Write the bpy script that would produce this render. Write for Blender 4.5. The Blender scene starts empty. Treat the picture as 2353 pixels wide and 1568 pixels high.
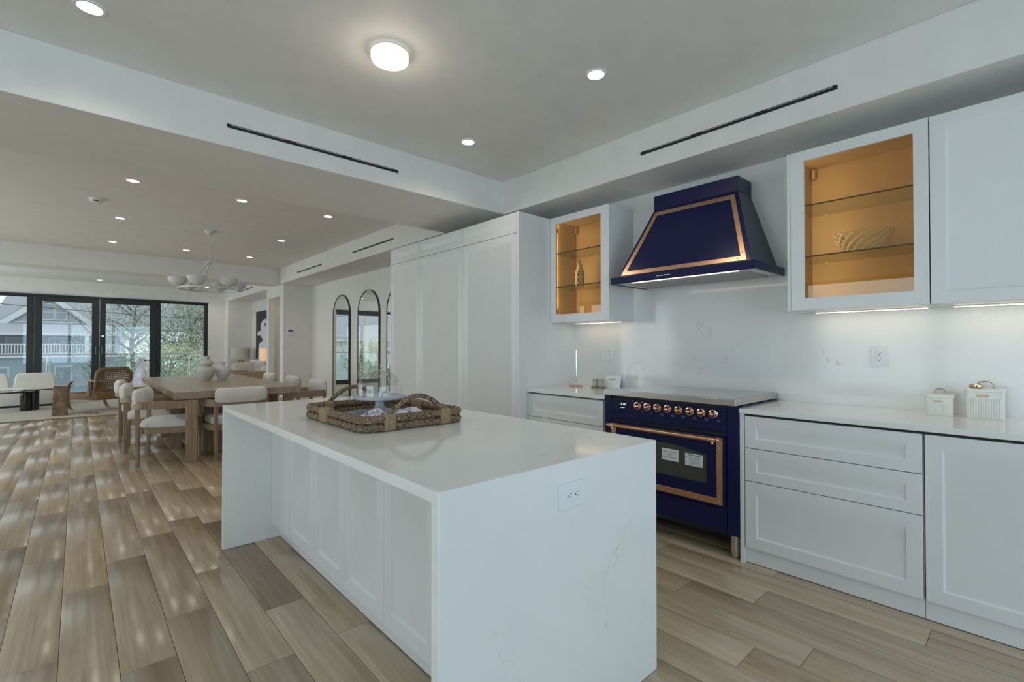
import bpy, math, random
from mathutils import Vector, Matrix
random.seed(7)
PI = math.pi
sc = bpy.context.scene
COL = sc.collection

# ------------------------------------------------------------------ camera
FPX, YAW, PITCH, CAMH = 1100.84, 0.7362, 0.0117, 1.2917
cam_d = bpy.data.cameras.new('camera'); cam = bpy.data.objects.new('camera', cam_d); COL.objects.link(cam)
cam_d.sensor_fit = 'HORIZONTAL'; cam_d.sensor_width = 36.0; cam_d.lens = 36.0 * FPX / 2353.0
cam_d.clip_start = 0.05; cam_d.clip_end = 400
fw = Vector((math.sin(YAW) * math.cos(PITCH), math.cos(YAW) * math.cos(PITCH), math.sin(PITCH)))
rt = Vector((math.cos(YAW), -math.sin(YAW), 0)); up = rt.cross(fw)
mw = Matrix((rt, up, -fw)).transposed().to_4x4(); mw.translation = (0, 0, CAMH)
cam.matrix_world = mw
sc.camera = cam

# ------------------------------------------------------------------ world, daylight, exposure
world = bpy.data.worlds.new('overcast_sky'); sc.world = world; world.use_nodes = True
bg = world.node_tree.nodes['Background']; bg.inputs[0].default_value = (0.86, 0.93, 1.0, 1); bg.inputs[1].default_value = 1.7
sc.view_settings.view_transform = 'Standard'; sc.view_settings.look = 'None'
sc.view_settings.gamma = 1.0; sc.view_settings.use_curve_mapping = False; sc.view_settings.exposure = -0.33
cy = sc.cycles
cy.max_bounces = 9; cy.diffuse_bounces = 5; cy.glossy_bounces = 5; cy.transmission_bounces = 6; cy.transparent_max_bounces = 16
cy.sample_clamp_indirect = 4.0; cy.caustics_reflective = False; cy.caustics_refractive = False
cy.use_denoising = True

def area_light(name, loc, target, sx, sy, power, color):
    d = bpy.data.lights.new(name, 'AREA'); d.shape = 'RECTANGLE'; d.size = sx; d.size_y = sy; d.energy = power; d.color = color
    o = bpy.data.objects.new(name, d); COL.objects.link(o); o.location = loc
    o.rotation_euler = (Vector(target) - Vector(loc)).to_track_quat('-Z', 'Y').to_euler()
    return o
# daylight entering by the window openings (behind the camera, along the open side, and the far glazing)
area_light('daylight_back_window', (0.6, -3.45, 1.45), (0.6, 0, 1.30), 5.6, 2.3, 122, (0.53, 0.75, 1.0))
area_light('daylight_side_window_a', (-3.85, 1.2, 1.4), (0, 1.2, 1.2), 3.6, 2.2, 78, (0.74, 0.87, 1.0))
area_light('daylight_side_window_b', (-3.85, 8.2, 1.3), (0, 8.2, 1.0), 4.4, 2.4, 92, (0.92, 0.96, 1.0))
area_light('daylight_side_window_c', (-3.85, 13.6, 1.3), (0, 13.6, 1.0), 3.6, 2.4, 130, (0.94, 0.97, 1.0))

# ------------------------------------------------------------------ helpers
class M:
    def __init__(s): s.v = []; s.f = []; s.mi = []
    def add(s, vs, fs, mi=0):
        b = len(s.v); s.v += [tuple(p) for p in vs]; s.f += [tuple(b + i for i in f) for f in fs]; s.mi += [mi] * len(fs); return s
    def box(s, x0, x1, y0, y1, z0, z1, mi=0):
        return s.add([(x0, y0, z0), (x1, y0, z0), (x1, y1, z0), (x0, y1, z0), (x0, y0, z1), (x1, y0, z1), (x1, y1, z1), (x0, y1, z1)],
                     [(0, 3, 2, 1), (4, 5, 6, 7), (0, 1, 5, 4), (1, 2, 6, 5), (2, 3, 7, 6), (3, 0, 4, 7)], mi)
    def hexa(s, p, mi=0):   # 8 corners: bottom loop then top loop
        return s.add(p, [(0, 3, 2, 1), (4, 5, 6, 7), (0, 1, 5, 4), (1, 2, 6, 5), (2, 3, 7, 6), (3, 0, 4, 7)], mi)
    def loft(s, rings, caps=(True, True), mi=0, closed=True):
        n = len(rings[0]); vs = [p for r in rings for p in r]; fs = []
        m = n if closed else n - 1
        for i in range(len(rings) - 1):
            for j in range(m):
                k = (j + 1) % n; fs.append((i * n + j, i * n + k, (i + 1) * n + k, (i + 1) * n + j))
        if caps[0]: fs.append(tuple(reversed(range(n))))
        if caps[1]: fs.append(tuple((len(rings) - 1) * n + j for j in range(n)))
        return s.add(vs, fs, mi)
    def lathe(s, prof, c=(0, 0, 0), n=32, mi=0, caps=(True, True)):
        rings = [[(c[0] + r * math.cos(2 * PI * j / n), c[1] + r * math.sin(2 * PI * j / n), c[2] + z) for j in range(n)] for r, z in prof]
        return s.loft(rings, caps, mi)
    def tube(s, pts, r, n=10, closed=False, mi=0, caps=True):
        pts = [Vector(p) for p in pts]; N = len(pts); rings = []
        t0 = (pts[1] - pts[0]).normalized()
        a = Vector((0, 0, 1)) if abs(t0.z) < 0.9 else Vector((1, 0, 0))
        nr = (a - t0 * a.dot(t0)).normalized()
        for i in range(N):
            if closed: t = (pts[(i + 1) % N] - pts[i - 1]).normalized()
            elif i == 0: t = t0
            elif i == N - 1: t = (pts[-1] - pts[-2]).normalized()
            else: t = (pts[i + 1] - pts[i - 1]).normalized()
            nr = (nr - t * nr.dot(t)).normalized(); bn = t.cross(nr)
            rr = r(i / max(1, N - 1)) if callable(r) else r
            rings.append([tuple(pts[i] + (nr * math.cos(2 * PI * j / n) + bn * math.sin(2 * PI * j / n)) * rr) for j in range(n)])
        if closed: rings.append(rings[0])
        return s.loft(rings, (caps and not closed, caps and not closed), mi)
    def cyl(s, p0, p1, r, n=16, mi=0, r1=None):
        return s.tube([p0, p1], (lambda t: r + (r1 - r) * t) if r1 is not None else r, n, mi=mi)
    def ribbon(s, path, z0, z1, th, mi=0, closed=False):
        P = [Vector((p[0], p[1])) for p in path]; N = len(P); L = []; R = []
        for i in range(N):
            if closed: t = P[(i + 1) % N] - P[i - 1]
            else: t = P[min(i + 1, N - 1)] - P[max(i - 1, 0)]
            t.normalize(); nn = Vector((-t.y, t.x)) * (th / 2)
            L.append(P[i] + nn); R.append(P[i] - nn)
        rings = [[(L[i].x, L[i].y, z0), (R[i].x, R[i].y, z0), (R[i].x, R[i].y, z1), (L[i].x, L[i].y, z1)] for i in range(N)]
        if closed: rings.append(rings[0])
        return s.loft(rings, (not closed, not closed), mi)
    def prism(s, poly, fn, d0, d1, mi=0):
        n = len(poly); a = [fn(u, v, d0) for u, v in poly]; b = [fn(u, v, d1) for u, v in poly]
        fs = [tuple(reversed(range(n))), tuple(range(n, 2 * n))] + [(i, (i + 1) % n, n + (i + 1) % n, n + i) for i in range(n)]
        return s.add(a + b, fs, mi)

def world_loc(o):
    l = Vector((0, 0, 0))
    while o is not None: l += o.location; o = o.parent
    return l
def obj(name, m, mat, parent=None, bevel=0, w=True, seg=2, flat=False, sub=0):
    me = bpy.data.meshes.new(name)
    off = world_loc(parent) if (parent is not None and w) else Vector((0, 0, 0))
    me.from_pydata([(p[0] - off.x, p[1] - off.y, p[2] - off.z) for p in m.v], [], m.f)
    mats = mat if isinstance(mat, (list, tuple)) else [mat]
    for q in mats: me.materials.append(q)
    for i, p in enumerate(me.polygons): p.material_index = m.mi[i]; p.use_smooth = not flat
    import bmesh
    bm = bmesh.new(); bm.from_mesh(me); bmesh.ops.remove_doubles(bm, verts=bm.verts, dist=1e-6)
    bmesh.ops.recalc_face_normals(bm, faces=bm.faces); bm.to_mesh(me); bm.free()
    if not flat: me.set_sharp_from_angle(angle=math.radians(38))
    o = bpy.data.objects.new(name, me); COL.objects.link(o); o.parent = parent
    if bevel:
        b = o.modifiers.new('bevel', 'BEVEL'); b.width = bevel; b.segments = seg; b.limit_method = 'ANGLE'; b.angle_limit = math.radians(40)
    if sub:
        b = o.modifiers.new('subdivision', 'SUBSURF'); b.levels = sub; b.render_levels = sub
    return o
def tag(o, label, cat, group=None):
    o['label'] = label; o['category'] = cat
    if group: o['group'] = group
    return o
def thing(name, label, cat, loc=(0, 0, 0), rz=0.0, group=None):
    o = bpy.data.objects.new(name, None); COL.objects.link(o); o.location = loc; o.rotation_euler = (0, 0, rz)
    o.empty_display_size = 0.1
    return tag(o, label, cat, group)
def struct(name, m, mat, bevel=0):
    o = obj(name, m, mat, bevel=bevel); o['kind'] = 'structure'; return o
def copy_tree(o, parent=None):
    c = o.copy(); COL.objects.link(c); c.parent = parent
    for ch in list(o.children): copy_tree(ch, c)
    return c
def text(name, s, size, mat, parent, origin, ax, ay, extrude=0.0002, w=True, align='CENTER'):
    cu = bpy.data.curves.new('tmp', 'FONT'); cu.body = s; cu.size = size; cu.align_x = align; cu.align_y = 'CENTER'; cu.extrude = extrude; cu.resolution_u = 2
    ob = bpy.data.objects.new('tmp', cu); COL.objects.link(ob); bpy.context.view_layer.update()
    me = bpy.data.meshes.new_from_object(ob.evaluated_get(bpy.context.evaluated_depsgraph_get()))
    bpy.data.objects.remove(ob); bpy.data.curves.remove(cu)
    ax = Vector(ax); ay = Vector(ay); az = ax.cross(ay); off = world_loc(parent) if w and parent else Vector((0, 0, 0))
    for v in me.vertices: v.co = Vector(origin) + ax * v.co.x + ay * v.co.y + az * v.co.z - off
    me.materials.clear(); me.materials.append(mat); me.name = name
    o = bpy.data.objects.new(name, me); COL.objects.link(o); o.parent = parent
    return o
FX = lambda u, v, d: (d, u, v)      # polygon in (y, z), extruded along x
FY = lambda u, v, d: (u, d, v)      # polygon in (x, z), extruded along y
FZ = lambda u, v, d: (u, v, d)
def arc(cx, cy_, r, a0, a1, n):
    return [(cx + r * math.cos(math.radians(a0 + (a1 - a0) * i / n)), cy_ + r * math.sin(math.radians(a0 + (a1 - a0) * i / n))) for i in range(n + 1)]
def rrect(x0, x1, y0, y1, r, n=6):
    return arc(x1 - r, y0 + r, r, -90, 0, n) + arc(x1 - r, y1 - r, r, 0, 90, n) + arc(x0 + r, y1 - r, r, 90, 180, n) + arc(x0 + r, y0 + r, r, 180, 270, n)

# ------------------------------------------------------------------ materials
def base_mat(name):
    m = bpy.data.materials.new(name); m.use_nodes = True; nt = m.node_tree
    return m, nt, nt.nodes['Principled BSDF']
def N(nt, kind, **kw):
    n = nt.nodes.new(kind)
    for k, v in kw.items():
        if k.startswith('i_'): n.inputs[k[2:].replace('_', ' ')].default_value = v
        else: setattr(n, k, v)
    return n
def c4(c): return (c[0], c[1], c[2], 1)
def coords(nt, scale=(1, 1, 1), rand=False):
    tc = N(nt, 'ShaderNodeTexCoord'); mp = N(nt, 'ShaderNodeMapping'); mp.inputs['Scale'].default_value = scale
    nt.links.new(tc.outputs['Object'], mp.inputs['Vector'])
    if rand:
        oi = N(nt, 'ShaderNodeObjectInfo'); mu = N(nt, 'ShaderNodeMath', operation='MULTIPLY'); mu.inputs[1].default_value = 91.7
        nt.links.new(oi.outputs['Random'], mu.inputs[0]); cb = N(nt, 'ShaderNodeCombineXYZ')
        for i in range(3): nt.links.new(mu.outputs[0], cb.inputs[i])
        nt.links.new(cb.outputs[0], mp.inputs['Location'])
    return mp.outputs['Vector']
def ramp(nt, fac, stops):
    r = N(nt, 'ShaderNodeValToRGB'); e = r.color_ramp.elements
    while len(e) < len(stops): e.new(0.5)
    for i, (p, c) in enumerate(stops): e[i].position = p; e[i].color = c4(c)
    nt.links.new(fac, r.inputs[0]); return r.outputs[0]
def mixc(nt, fac, a, b, mode='MIX'):
    m = N(nt, 'ShaderNodeMix', data_type='RGBA', blend_type=mode)
    for sock, val in ((m.inputs[0], fac), (m.inputs[6], a), (m.inputs[7], b)):
        if hasattr(val, 'links') or hasattr(val, 'is_linked'): nt.links.new(val, sock)
        elif isinstance(val, (int, float)): sock.default_value = val
        else: sock.default_value = c4(val)
    return m.outputs[2]
def noise(nt, vec, scale, detail=4, rough=0.55, dist=0.0):
    n = N(nt, 'ShaderNodeTexNoise'); n.inputs['Scale'].default_value = scale; n.inputs['Detail'].default_value = detail
    n.inputs['Roughness'].default_value = rough; n.inputs['Distortion'].default_value = dist
    nt.links.new(vec, n.inputs['Vector']); return n.outputs[0]
def bump(nt, b, h, strength, dist=0.002):
    n = N(nt, 'ShaderNodeBump'); n.inputs['Strength'].default_value = strength; n.inputs['Distance'].default_value = dist
    nt.links.new(h, n.inputs['Height']); nt.links.new(n.outputs[0], b.inputs['Normal'])
def plain(name, col, rough=0.5, metal=0.0, var=0.03, vs=6.0, coat=0.0, spec=0.5, bmp=0.0, bs=200.0, sheen=0.0):
    m, nt, b = base_mat(name)
    v = coords(nt); f = noise(nt, v, vs, 3)
    lo = [max(0, c * (1 - var)) for c in col]; hi = [min(1, c * (1 + var)) for c in col]
    nt.links.new(ramp(nt, f, [(0.3, lo), (0.7, hi)]), b.inputs['Base Color'])
    b.inputs['Roughness'].default_value = rough; b.inputs['Metallic'].default_value = metal
    b.inputs['Specular IOR Level'].default_value = spec; b.inputs['Coat Weight'].default_value = coat; b.inputs['Coat Roughness'].default_value = 0.06
    if sheen: b.inputs['Sheen Weight'].default_value = sheen
    if bmp: bump(nt, b, noise(nt, v, bs, 2), bmp)
    return m
def emit(name, col, strength):
    m, nt, b = base_mat(name); b.inputs['Base Color'].default_value = c4(col); b.inputs['Roughness'].default_value = 0.5
    b.inputs['Emission Color'].default_value = c4(col); b.inputs['Emission Strength'].default_value = strength
    return m
def pane_mat(name, tint, gloss=1.0, rough=0.0, ior=1.45):
    m, nt, b = base_mat(name); out = nt.nodes['Material Output']; nt.nodes.remove(b)
    t = N(nt, 'ShaderNodeBsdfTransparent'); t.inputs[0].default_value = c4(tint)
    g = N(nt, 'ShaderNodeBsdfGlossy'); g.inputs['Roughness'].default_value = rough; g.inputs[0].default_value = (gloss, gloss, gloss, 1)
    lw = N(nt, 'ShaderNodeLayerWeight'); lw.inputs[0].default_value = 0.5
    pw = N(nt, 'ShaderNodeMath', operation='POWER'); pw.inputs[1].default_value = 4.0; nt.links.new(lw.outputs['Facing'], pw.inputs[0])
    fr = N(nt, 'ShaderNodeMath', operation='MULTIPLY_ADD'); fr.inputs[1].default_value = 0.55; fr.inputs[2].default_value = 0.045; nt.links.new(pw.outputs[0], fr.inputs[0])
    mx = N(nt, 'ShaderNodeMixShader'); nt.links.new(fr.outputs[0], mx.inputs[0]); nt.links.new(t.outputs[0], mx.inputs[1]); nt.links.new(g.outputs[0], mx.inputs[2])
    nt.links.new(mx.outputs[0], out.inputs[0]); return m
def wood(name, cols, grain=(30, 1.5, 30), rough=0.4, rand=True, tone=0.25, bmp=0.15):
    m, nt, b = base_mat(name)
    v = coords(nt, grain, rand)
    f1 = noise(nt, v, 1.0, 6, 0.6, 0.9)
    c = ramp(nt, f1, [(0.28, cols[0]), (0.5, cols[1]), (0.74, cols[2])])
    v2 = coords(nt, (grain[0] * 5, grain[1] * 1.5, grain[2] * 5), rand)
    f2 = noise(nt, v2, 1.0, 3, 0.6)
    c = mixc(nt, 0.35, c, ramp(nt, f2, [(0.35, (0.45, 0.45, 0.45)), (0.65, (1, 1, 1))]), 'MULTIPLY')
    if tone == 'color':
        oi = N(nt, 'ShaderNodeObjectInfo'); c = mixc(nt, 1.0, c, oi.outputs['Color'], 'MULTIPLY')
    elif tone:
        oi = N(nt, 'ShaderNodeObjectInfo')
        tn = ramp(nt, oi.outputs['Random'], [(0.0, (1 - tone * 1.5, 1 - tone * 1.55, 1 - tone * 1.6)), (0.18, (1 - tone * 0.6,) * 3), (0.5, (1, 0.98, 0.93)), (1.0, (1 + tone * 0.35, 1 + tone * 0.32, 1 + tone * 0.24))])
        c = mixc(nt, 1.0, c, tn, 'MULTIPLY')
    nt.links.new(c, b.inputs['Base Color']); b.inputs['Roughness'].default_value = rough
    if bmp: bump(nt, b, f2, bmp, 0.001)
    return m
def quartz(name):
    m, nt, b = base_mat(name)
    v = coords(nt); wob = N(nt, 'ShaderNodeTexNoise'); wob.inputs['Scale'].default_value = 2.2; wob.inputs['Detail'].default_value = 5; wob.inputs['Roughness'].default_value = 0.62
    nt.links.new(v, wob.inputs['Vector'])
    ad = N(nt, 'ShaderNodeVectorMath', operation='MULTIPLY_ADD'); ad.inputs[1].default_value = (0.75, 0.75, 0.75)
    nt.links.new(wob.outputs[1], ad.inputs[0]); nt.links.new(v, ad.inputs[2])
    vo = N(nt, 'ShaderNodeTexVoronoi', feature='DISTANCE_TO_EDGE'); vo.inputs['Scale'].default_value = 1.25; nt.links.new(ad.outputs[0], vo.inputs['Vector'])
    vein = ramp(nt, vo.outputs[0], [(0.0, (1, 1, 1)), (0.011, (0, 0, 0))])
    mask = ramp(nt, noise(nt, v, 2.6, 3), [(0.5, (0, 0, 0)), (0.62, (1, 1, 1))])
    brk = ramp(nt, noise(nt, v, 45, 3), [(0.42, (0, 0, 0)), (0.6, (1, 1, 1))])
    k = mixc(nt, 1.0, mixc(nt, 1.0, vein, mask, 'MULTIPLY'), brk, 'MULTIPLY')
    k = mixc(nt, 1.0, k, (0.42, 0.42, 0.42), 'MULTIPLY')
    base = ramp(nt, noise(nt, v, 3.0, 3), [(0.35, (0.80, 0.80, 0.79)), (0.65, (0.84, 0.835, 0.82))])
    nt.links.new(mixc(nt, k, base, (0.34, 0.25, 0.16)), b.inputs['Base Color'])
    b.inputs['Roughness'].default_value = 0.10
    return m
def rope_mat(name):
    m, nt, b = base_mat(name); v = coords(nt, (1, 1, 1))
    f = noise(nt, coords(nt, (1, 1, 0.45)), 230, 2, 0.5, 0.8); f0 = noise(nt, v, 30, 2)
    c = ramp(nt, f, [(0.34, (0.022, 0.014, 0.010)), (0.45, (0.15, 0.08, 0.04)), (0.54, (0.26, 0.17, 0.10)), (0.66, (0.44, 0.35, 0.25))])
    c = mixc(nt, 0.5, c, ramp(nt, f0, [(0.35, (0.55, 0.55, 0.6)), (0.65, (1.1, 1.0, 0.9))]), 'MULTIPLY')
    nt.links.new(c, b.inputs['Base Color']); b.inputs['Roughness'].default_value = 0.7; bump(nt, b, f, 0.6, 0.003); return m
def marble_brown(name):
    m, nt, b = base_mat(name); v = coords(nt)
    wob = N(nt, 'ShaderNodeTexNoise'); wob.inputs['Scale'].default_value = 5; nt.links.new(v, wob.inputs['Vector'])
    ad = N(nt, 'ShaderNodeVectorMath', operation='MULTIPLY_ADD'); ad.inputs[1].default_value = (0.25, 0.25, 0.25); nt.links.new(wob.outputs[1], ad.inputs[0]); nt.links.new(v, ad.inputs[2])
    vo = N(nt, 'ShaderNodeTexVoronoi', feature='DISTANCE_TO_EDGE'); vo.inputs['Scale'].default_value = 8; nt.links.new(ad.outputs[0], vo.inputs['Vector'])
    vein = ramp(nt, vo.outputs[0], [(0.0, (1, 1, 1)), (0.06, (0, 0, 0))])
    c = mixc(nt, vein, ramp(nt, noise(nt, v, 9, 4), [(0.35, (0.14, 0.075, 0.03)), (0.65, (0.33, 0.19, 0.08))]), (0.03, 0.03, 0.04))
    nt.links.new(c, b.inputs['Base Color']); b.inputs['Roughness'].default_value = 0.3; return m

MT = {}
MT['wall'] = plain('wall_paint', (0.80, 0.785, 0.75), 0.6, bmp=0.05)
MT['ceil'] = plain('ceiling_paint', (0.80, 0.785, 0.755), 0.65, bmp=0.05)
MT['cab'] = plain('cabinet_lacquer', (0.76, 0.765, 0.76), 0.34, var=0.015)
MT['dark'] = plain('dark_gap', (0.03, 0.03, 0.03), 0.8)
MT['quartz'] = quartz('quartz_white_veined')
MT['plank'] = wood('oak_plank', ((0.43, 0.325, 0.215), (0.54, 0.42, 0.29), (0.60, 0.48, 0.345)), (13, 1.1, 13), 0.21, True, 'color', 0.12)
MT['oak'] = wood('furniture_oak', ((0.20, 0.125, 0.07), (0.32, 0.215, 0.13), (0.40, 0.29, 0.19)), (40, 40, 2.5), 0.45, True, 0.10)
MT['oak_h'] = wood('tabletop_oak', ((0.26, 0.19, 0.125), (0.36, 0.275, 0.195), (0.42, 0.33, 0.245)), (14, 1.2, 14), 0.3, True, 0.0, 0.05)
MT['rattan_wood'] = wood('bent_rattan_wood', ((0.24, 0.15, 0.08), (0.36, 0.24, 0.14), (0.42, 0.29, 0.18)), (30, 30, 30), 0.4, True, 0.0)
MT['navy'] = plain('navy_enamel', (0.006, 0.009, 0.058), 0.25, var=0.05, coat=0.0, spec=0.35)
MT['copper'] = plain('brushed_copper', (0.78, 0.47, 0.29), 0.28, 1.0, var=0.04, vs=40)
MT['copper_p'] = plain('polished_copper', (0.86, 0.52, 0.36), 0.07, 1.0, var=0.02)
MT['steel'] = plain('brushed_steel', (0.62, 0.585, 0.54), 0.27, 1.0, var=0.03, vs=30)
MT['chrome'] = plain('chrome', (0.8, 0.81, 0.82), 0.06, 1.0, var=0.01)
MT['brass'] = plain('antique_brass', (0.36, 0.27, 0.15), 0.3, 1.0, var=0.08, vs=40)
MT['black'] = plain('black_window_frame', (0.022, 0.025, 0.027), 0.42)
MT['blackm'] = plain('black_stone', (0.012, 0.012, 0.013), 0.12, coat=0.3)
MT['black_glass'] = plain('black_glass', (0.06, 0.06, 0.05), 0.06, coat=0.4)
MT['screen'] = plain('display_black', (0.006, 0.006, 0.008), 0.1)
MT['white'] = plain('white_plastic', (0.82, 0.83, 0.84), 0.3, var=0.01)
MT['paper'] = plain('white_paper', (0.80, 0.80, 0.84), 0.6, var=0.01)
MT['ink'] = plain('printed_ink', (0.10, 0.10, 0.13), 0.7)
MT['slot'] = plain('socket_slot', (0.05, 0.05, 0.05), 0.6)
MT['bluemark'] = plain('blue_panel_print', (0.10, 0.28, 0.48), 0.6)
MT['glass'] = pane_mat('window_glass', (0.92, 0.955, 0.95))
MT['dome'] = pane_mat('dome_glass', (0.97, 0.975, 0.975), 1.0, 0.0, 1.4)
MT['amber'] = pane_mat('bronze_glass', (0.90, 0.77, 0.57), 0.9)
MT['shelf'] = pane_mat('shelf_glass', (0.90, 0.93, 0.90), 1.0)
MT['shelf_edge'] = plain('shelf_glass_edge', (0.04, 0.06, 0.05), 0.1)
MT['rail_glass'] = pane_mat('frosted_rail_glass', (0.86, 0.92, 0.93), 1.0, 0.05, 1.5)
MT['mirror'] = plain('mirror_silver', (0.90, 0.91, 0.90), 0.0, 1.0, var=0.0)
MT['interior'] = plain('cabinet_interior', (0.70, 0.60, 0.46), 0.5)
MT['plaster'] = plain('white_plaster', (0.66, 0.655, 0.655), 0.8, bmp=0.2, bs=120)
MT['ceramic_g'] = plain('matte_grey_ceramic', (0.52, 0.51, 0.48), 0.75, bmp=0.15, bs=150)
MT['ceramic_w'] = plain('matte_white_ceramic', (0.66, 0.66, 0.67), 0.7, bmp=0.1, bs=150)
MT['porcelain'] = plain('glazed_porcelain', (0.82, 0.80, 0.74), 0.15)
MT['bisque'] = plain('marbled_ceramic_plate', (0.50, 0.545, 0.58), 0.25, var=0.12, vs=14)
MT['platter'] = plain('slate_blue_platter', (0.27, 0.315, 0.36), 0.35, var=0.1, vs=20)
MT['fabric'] = plain('cream_boucle_fabric', (0.66, 0.64, 0.605), 0.95, bmp=0.35, bs=260, sheen=0.3)
MT['sofa'] = plain('ivory_sofa_fabric', (0.72, 0.69, 0.63), 0.95, bmp=0.3, bs=200, sheen=0.3)
MT['rug'] = plain('pale_woven_rug', (0.60, 0.57, 0.51), 0.95, var=0.10, vs=60, bmp=0.6, bs=160)
MT['rope'] = rope_mat('seagrass_rope')
MT['raffia'] = plain('raffia_binding', (0.30, 0.21, 0.12), 0.75, var=0.3, vs=140, bmp=0.5, bs=300)
MT['weave'] = plain('rattan_weave', (0.23, 0.135, 0.065), 0.7, var=0.45, vs=110, bmp=0.6, bs=130)
MT['stone'] = marble_brown('brown_veined_marble')
MT['grey_stone'] = plain('grey_speckled_stone', (0.40, 0.39, 0.385), 0.6, var=0.12, vs=90)
MT['pink'] = plain('pale_terracotta', (0.62, 0.44, 0.33), 0.5)
MT['napA'] = plain('napkin_white', (0.74, 0.72, 0.78), 0.8)
MT['napB'] = plain('napkin_lavender', (0.42, 0.44, 0.58), 0.8)
MT['napC'] = plain('napkin_slate', (0.17, 0.20, 0.32), 0.8)
MT['lampshade'] = plain('linen_lampshade', (0.58, 0.55, 0.48), 0.9, bmp=0.2)
MT['shade_lit'] = emit('lit_lampshade', (0.95, 0.60, 0.36), 0.42)
MT['led'] = emit('led_strip_warm', (1.0, 0.80, 0.52), 8.0)
MT['led_in'] = emit('led_strip_cabinet', (1.0, 0.82, 0.56), 42.0)
MT['down'] = emit('downlight_lens', (1.0, 0.95, 0.88), 14.0)
MT['drum'] = emit('opal_glass_drum', (1.0, 0.90, 0.78), 0.85)
MT['drum_hot'] = emit('opal_glass_centre', (1.0, 0.93, 0.84), 1.3)
MT['digits'] = emit('display_digits', (0.85, 0.9, 1.0), 1.6)
MT['vent'] = plain('black_slot_vent', (0.008, 0.008, 0.009), 0.5)
MT['siding'] = plain('blue_grey_siding', (0.46, 0.51, 0.58), 0.8)  # greyed and lightened, so the outdoor haze is in the colour
MT['shingle'] = plain('grey_shingles', (0.42, 0.44, 0.47), 0.85, var=0.12, vs=30)
MT['trimw'] = plain('exterior_white_trim', (0.74, 0.76, 0.78), 0.6)
MT['extwall'] = plain('exterior_white_wall', (0.70, 0.71, 0.70), 0.7)
MT['winglass'] = plain('far_window_glass', (0.34, 0.38, 0.41), 0.15)
MT['pole'] = plain('weathered_pole', (0.58, 0.54, 0.47), 0.8)
MT['bark'] = plain('pale_bark', (0.24, 0.23, 0.22), 0.9, var=0.2)
MT['leafA'] = plain('leaf_sage', (0.36, 0.41, 0.32), 0.8, var=0.3, vs=3)  # leaf colours paled, with the outdoor haze painted into them
MT['leafB'] = plain('leaf_yellow_green', (0.48, 0.50, 0.29), 0.8, var=0.3, vs=3)
MT['leafC'] = plain('leaf_grey_green', (0.47, 0.49, 0.46), 0.8, var=0.25, vs=3)
MT['ground'] = plain('street_ground', (0.36, 0.38, 0.38), 0.9, var=0.15, vs=1)
MT['deck'] = plain('deck_paving', (0.50, 0.50, 0.49), 0.7)
MT['flag'] = plain('pink_flag_fabric', (0.66, 0.47, 0.49), 0.8)
MT['flagtext'] = plain('white_print', (0.85, 0.84, 0.84), 0.7)
MT['canvas_k'] = plain('black_paint', (0.03, 0.032, 0.036), 0.7, var=0.3, vs=25)
MT['canvas_w'] = plain('white_paint', (0.72, 0.73, 0.74), 0.7)
MT['cushion_b'] = plain('blue_grey_pattern', (0.22, 0.26, 0.29), 0.9, var=0.5, vs=30)
MT['sofa_wood'] = wood('pale_sofa_wood', ((0.40, 0.28, 0.17), (0.50, 0.37, 0.24), (0.56, 0.43, 0.30)), (20, 20, 20), 0.45, True, 0.0)

# ------------------------------------------------------------------ structure
ZC, ZB = 2.931, 2.609
fl = struct('floor', M().box(-3.75, 5.2, -3.35, 16.3, -0.14, -0.014), MT['dark'])
PW = 0.1845
known = {-1: [5.13], 0: [3.425], 1: [2.44, 3.75], 2: [2.787, 4.087], 3: [2.12, 3.232], 4: [2.556]}
planks = []
def px(x, y, z):
    d = Vector((x, y, z - CAMH)); dz = d.dot(fw)
    return None if dz < 0.15 else (1176.5 + FPX * d.dot(rt) / dz, 784 - FPX * d.dot(up) / dz, dz)
for k in range(-19, 28):
    x0 = -0.05 + PW * k; x1 = x0 + PW
    ys = sorted(known.get(k, [2.0 + random.random() * 1.6]))
    while ys[0] > -3.2: ys.insert(0, ys[0] - random.choice((1.1, 1.3, 1.55, 1.9)))
    while ys[-1] < 16.2: ys.append(ys[-1] + random.choice((1.1, 1.3, 1.55, 1.9)))
    for a, b in zip(ys, ys[1:]):
        a = max(a, -3.3); b = min(b, 16.25)
        if b - a > 0.02: planks.append((x0, x1, a, b, k))
def seen(p):
    n = 0
    for i in range(7):
        q = px((p[0] + p[1]) / 2, p[2] + (p[3] - p[2]) * (i + 0.5) / 7, 0)
        x, y = (p[0] + p[1]) / 2, p[2] + (p[3] - p[2]) * (i + 0.5) / 7
        if q and -60 < q[0] < 2420 and 850 < q[1] < 1620 and y < 11.9 and not (0.75 < x < 1.7 and 1.1 < y < 3.5) and x < 3.0: n += 1.0 / (q[2] ** 2)
    return n
planks.sort(key=seen, reverse=True)
rest = M()
def plank_mesh(m, x0, x1, y0, y1, ox=0, oy=0):
    g, c, h = 0.0009, 0.0022, 0.014
    x0 += g - ox; x1 -= g + ox; y0 += g - oy; y1 -= g + oy
    lo = [(x0, y0, -h), (x1, y0, -h), (x1, y1, -h), (x0, y1, -h)]
    md = [(x0, y0, -c * .6), (x1, y0, -c * .6), (x1, y1, -c * .6), (x0, y1, -c * .6)]
    hi = [(x0 + c, y0 + c, 0), (x1 - c, y0 + c, 0), (x1 - c, y1 - c, 0), (x0 + c, y1 - c, 0)]
    return m.loft([lo, md, hi], (True, True))
TONES = [(1, 1, 1), (1.06, 1.05, 1.02), (0.93, 0.92, 0.90), (0.86, 0.84, 0.83), (1.02, 0.98, 0.92), (0.97, 0.97, 0.98), (0.80, 0.77, 0.74)]
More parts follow.
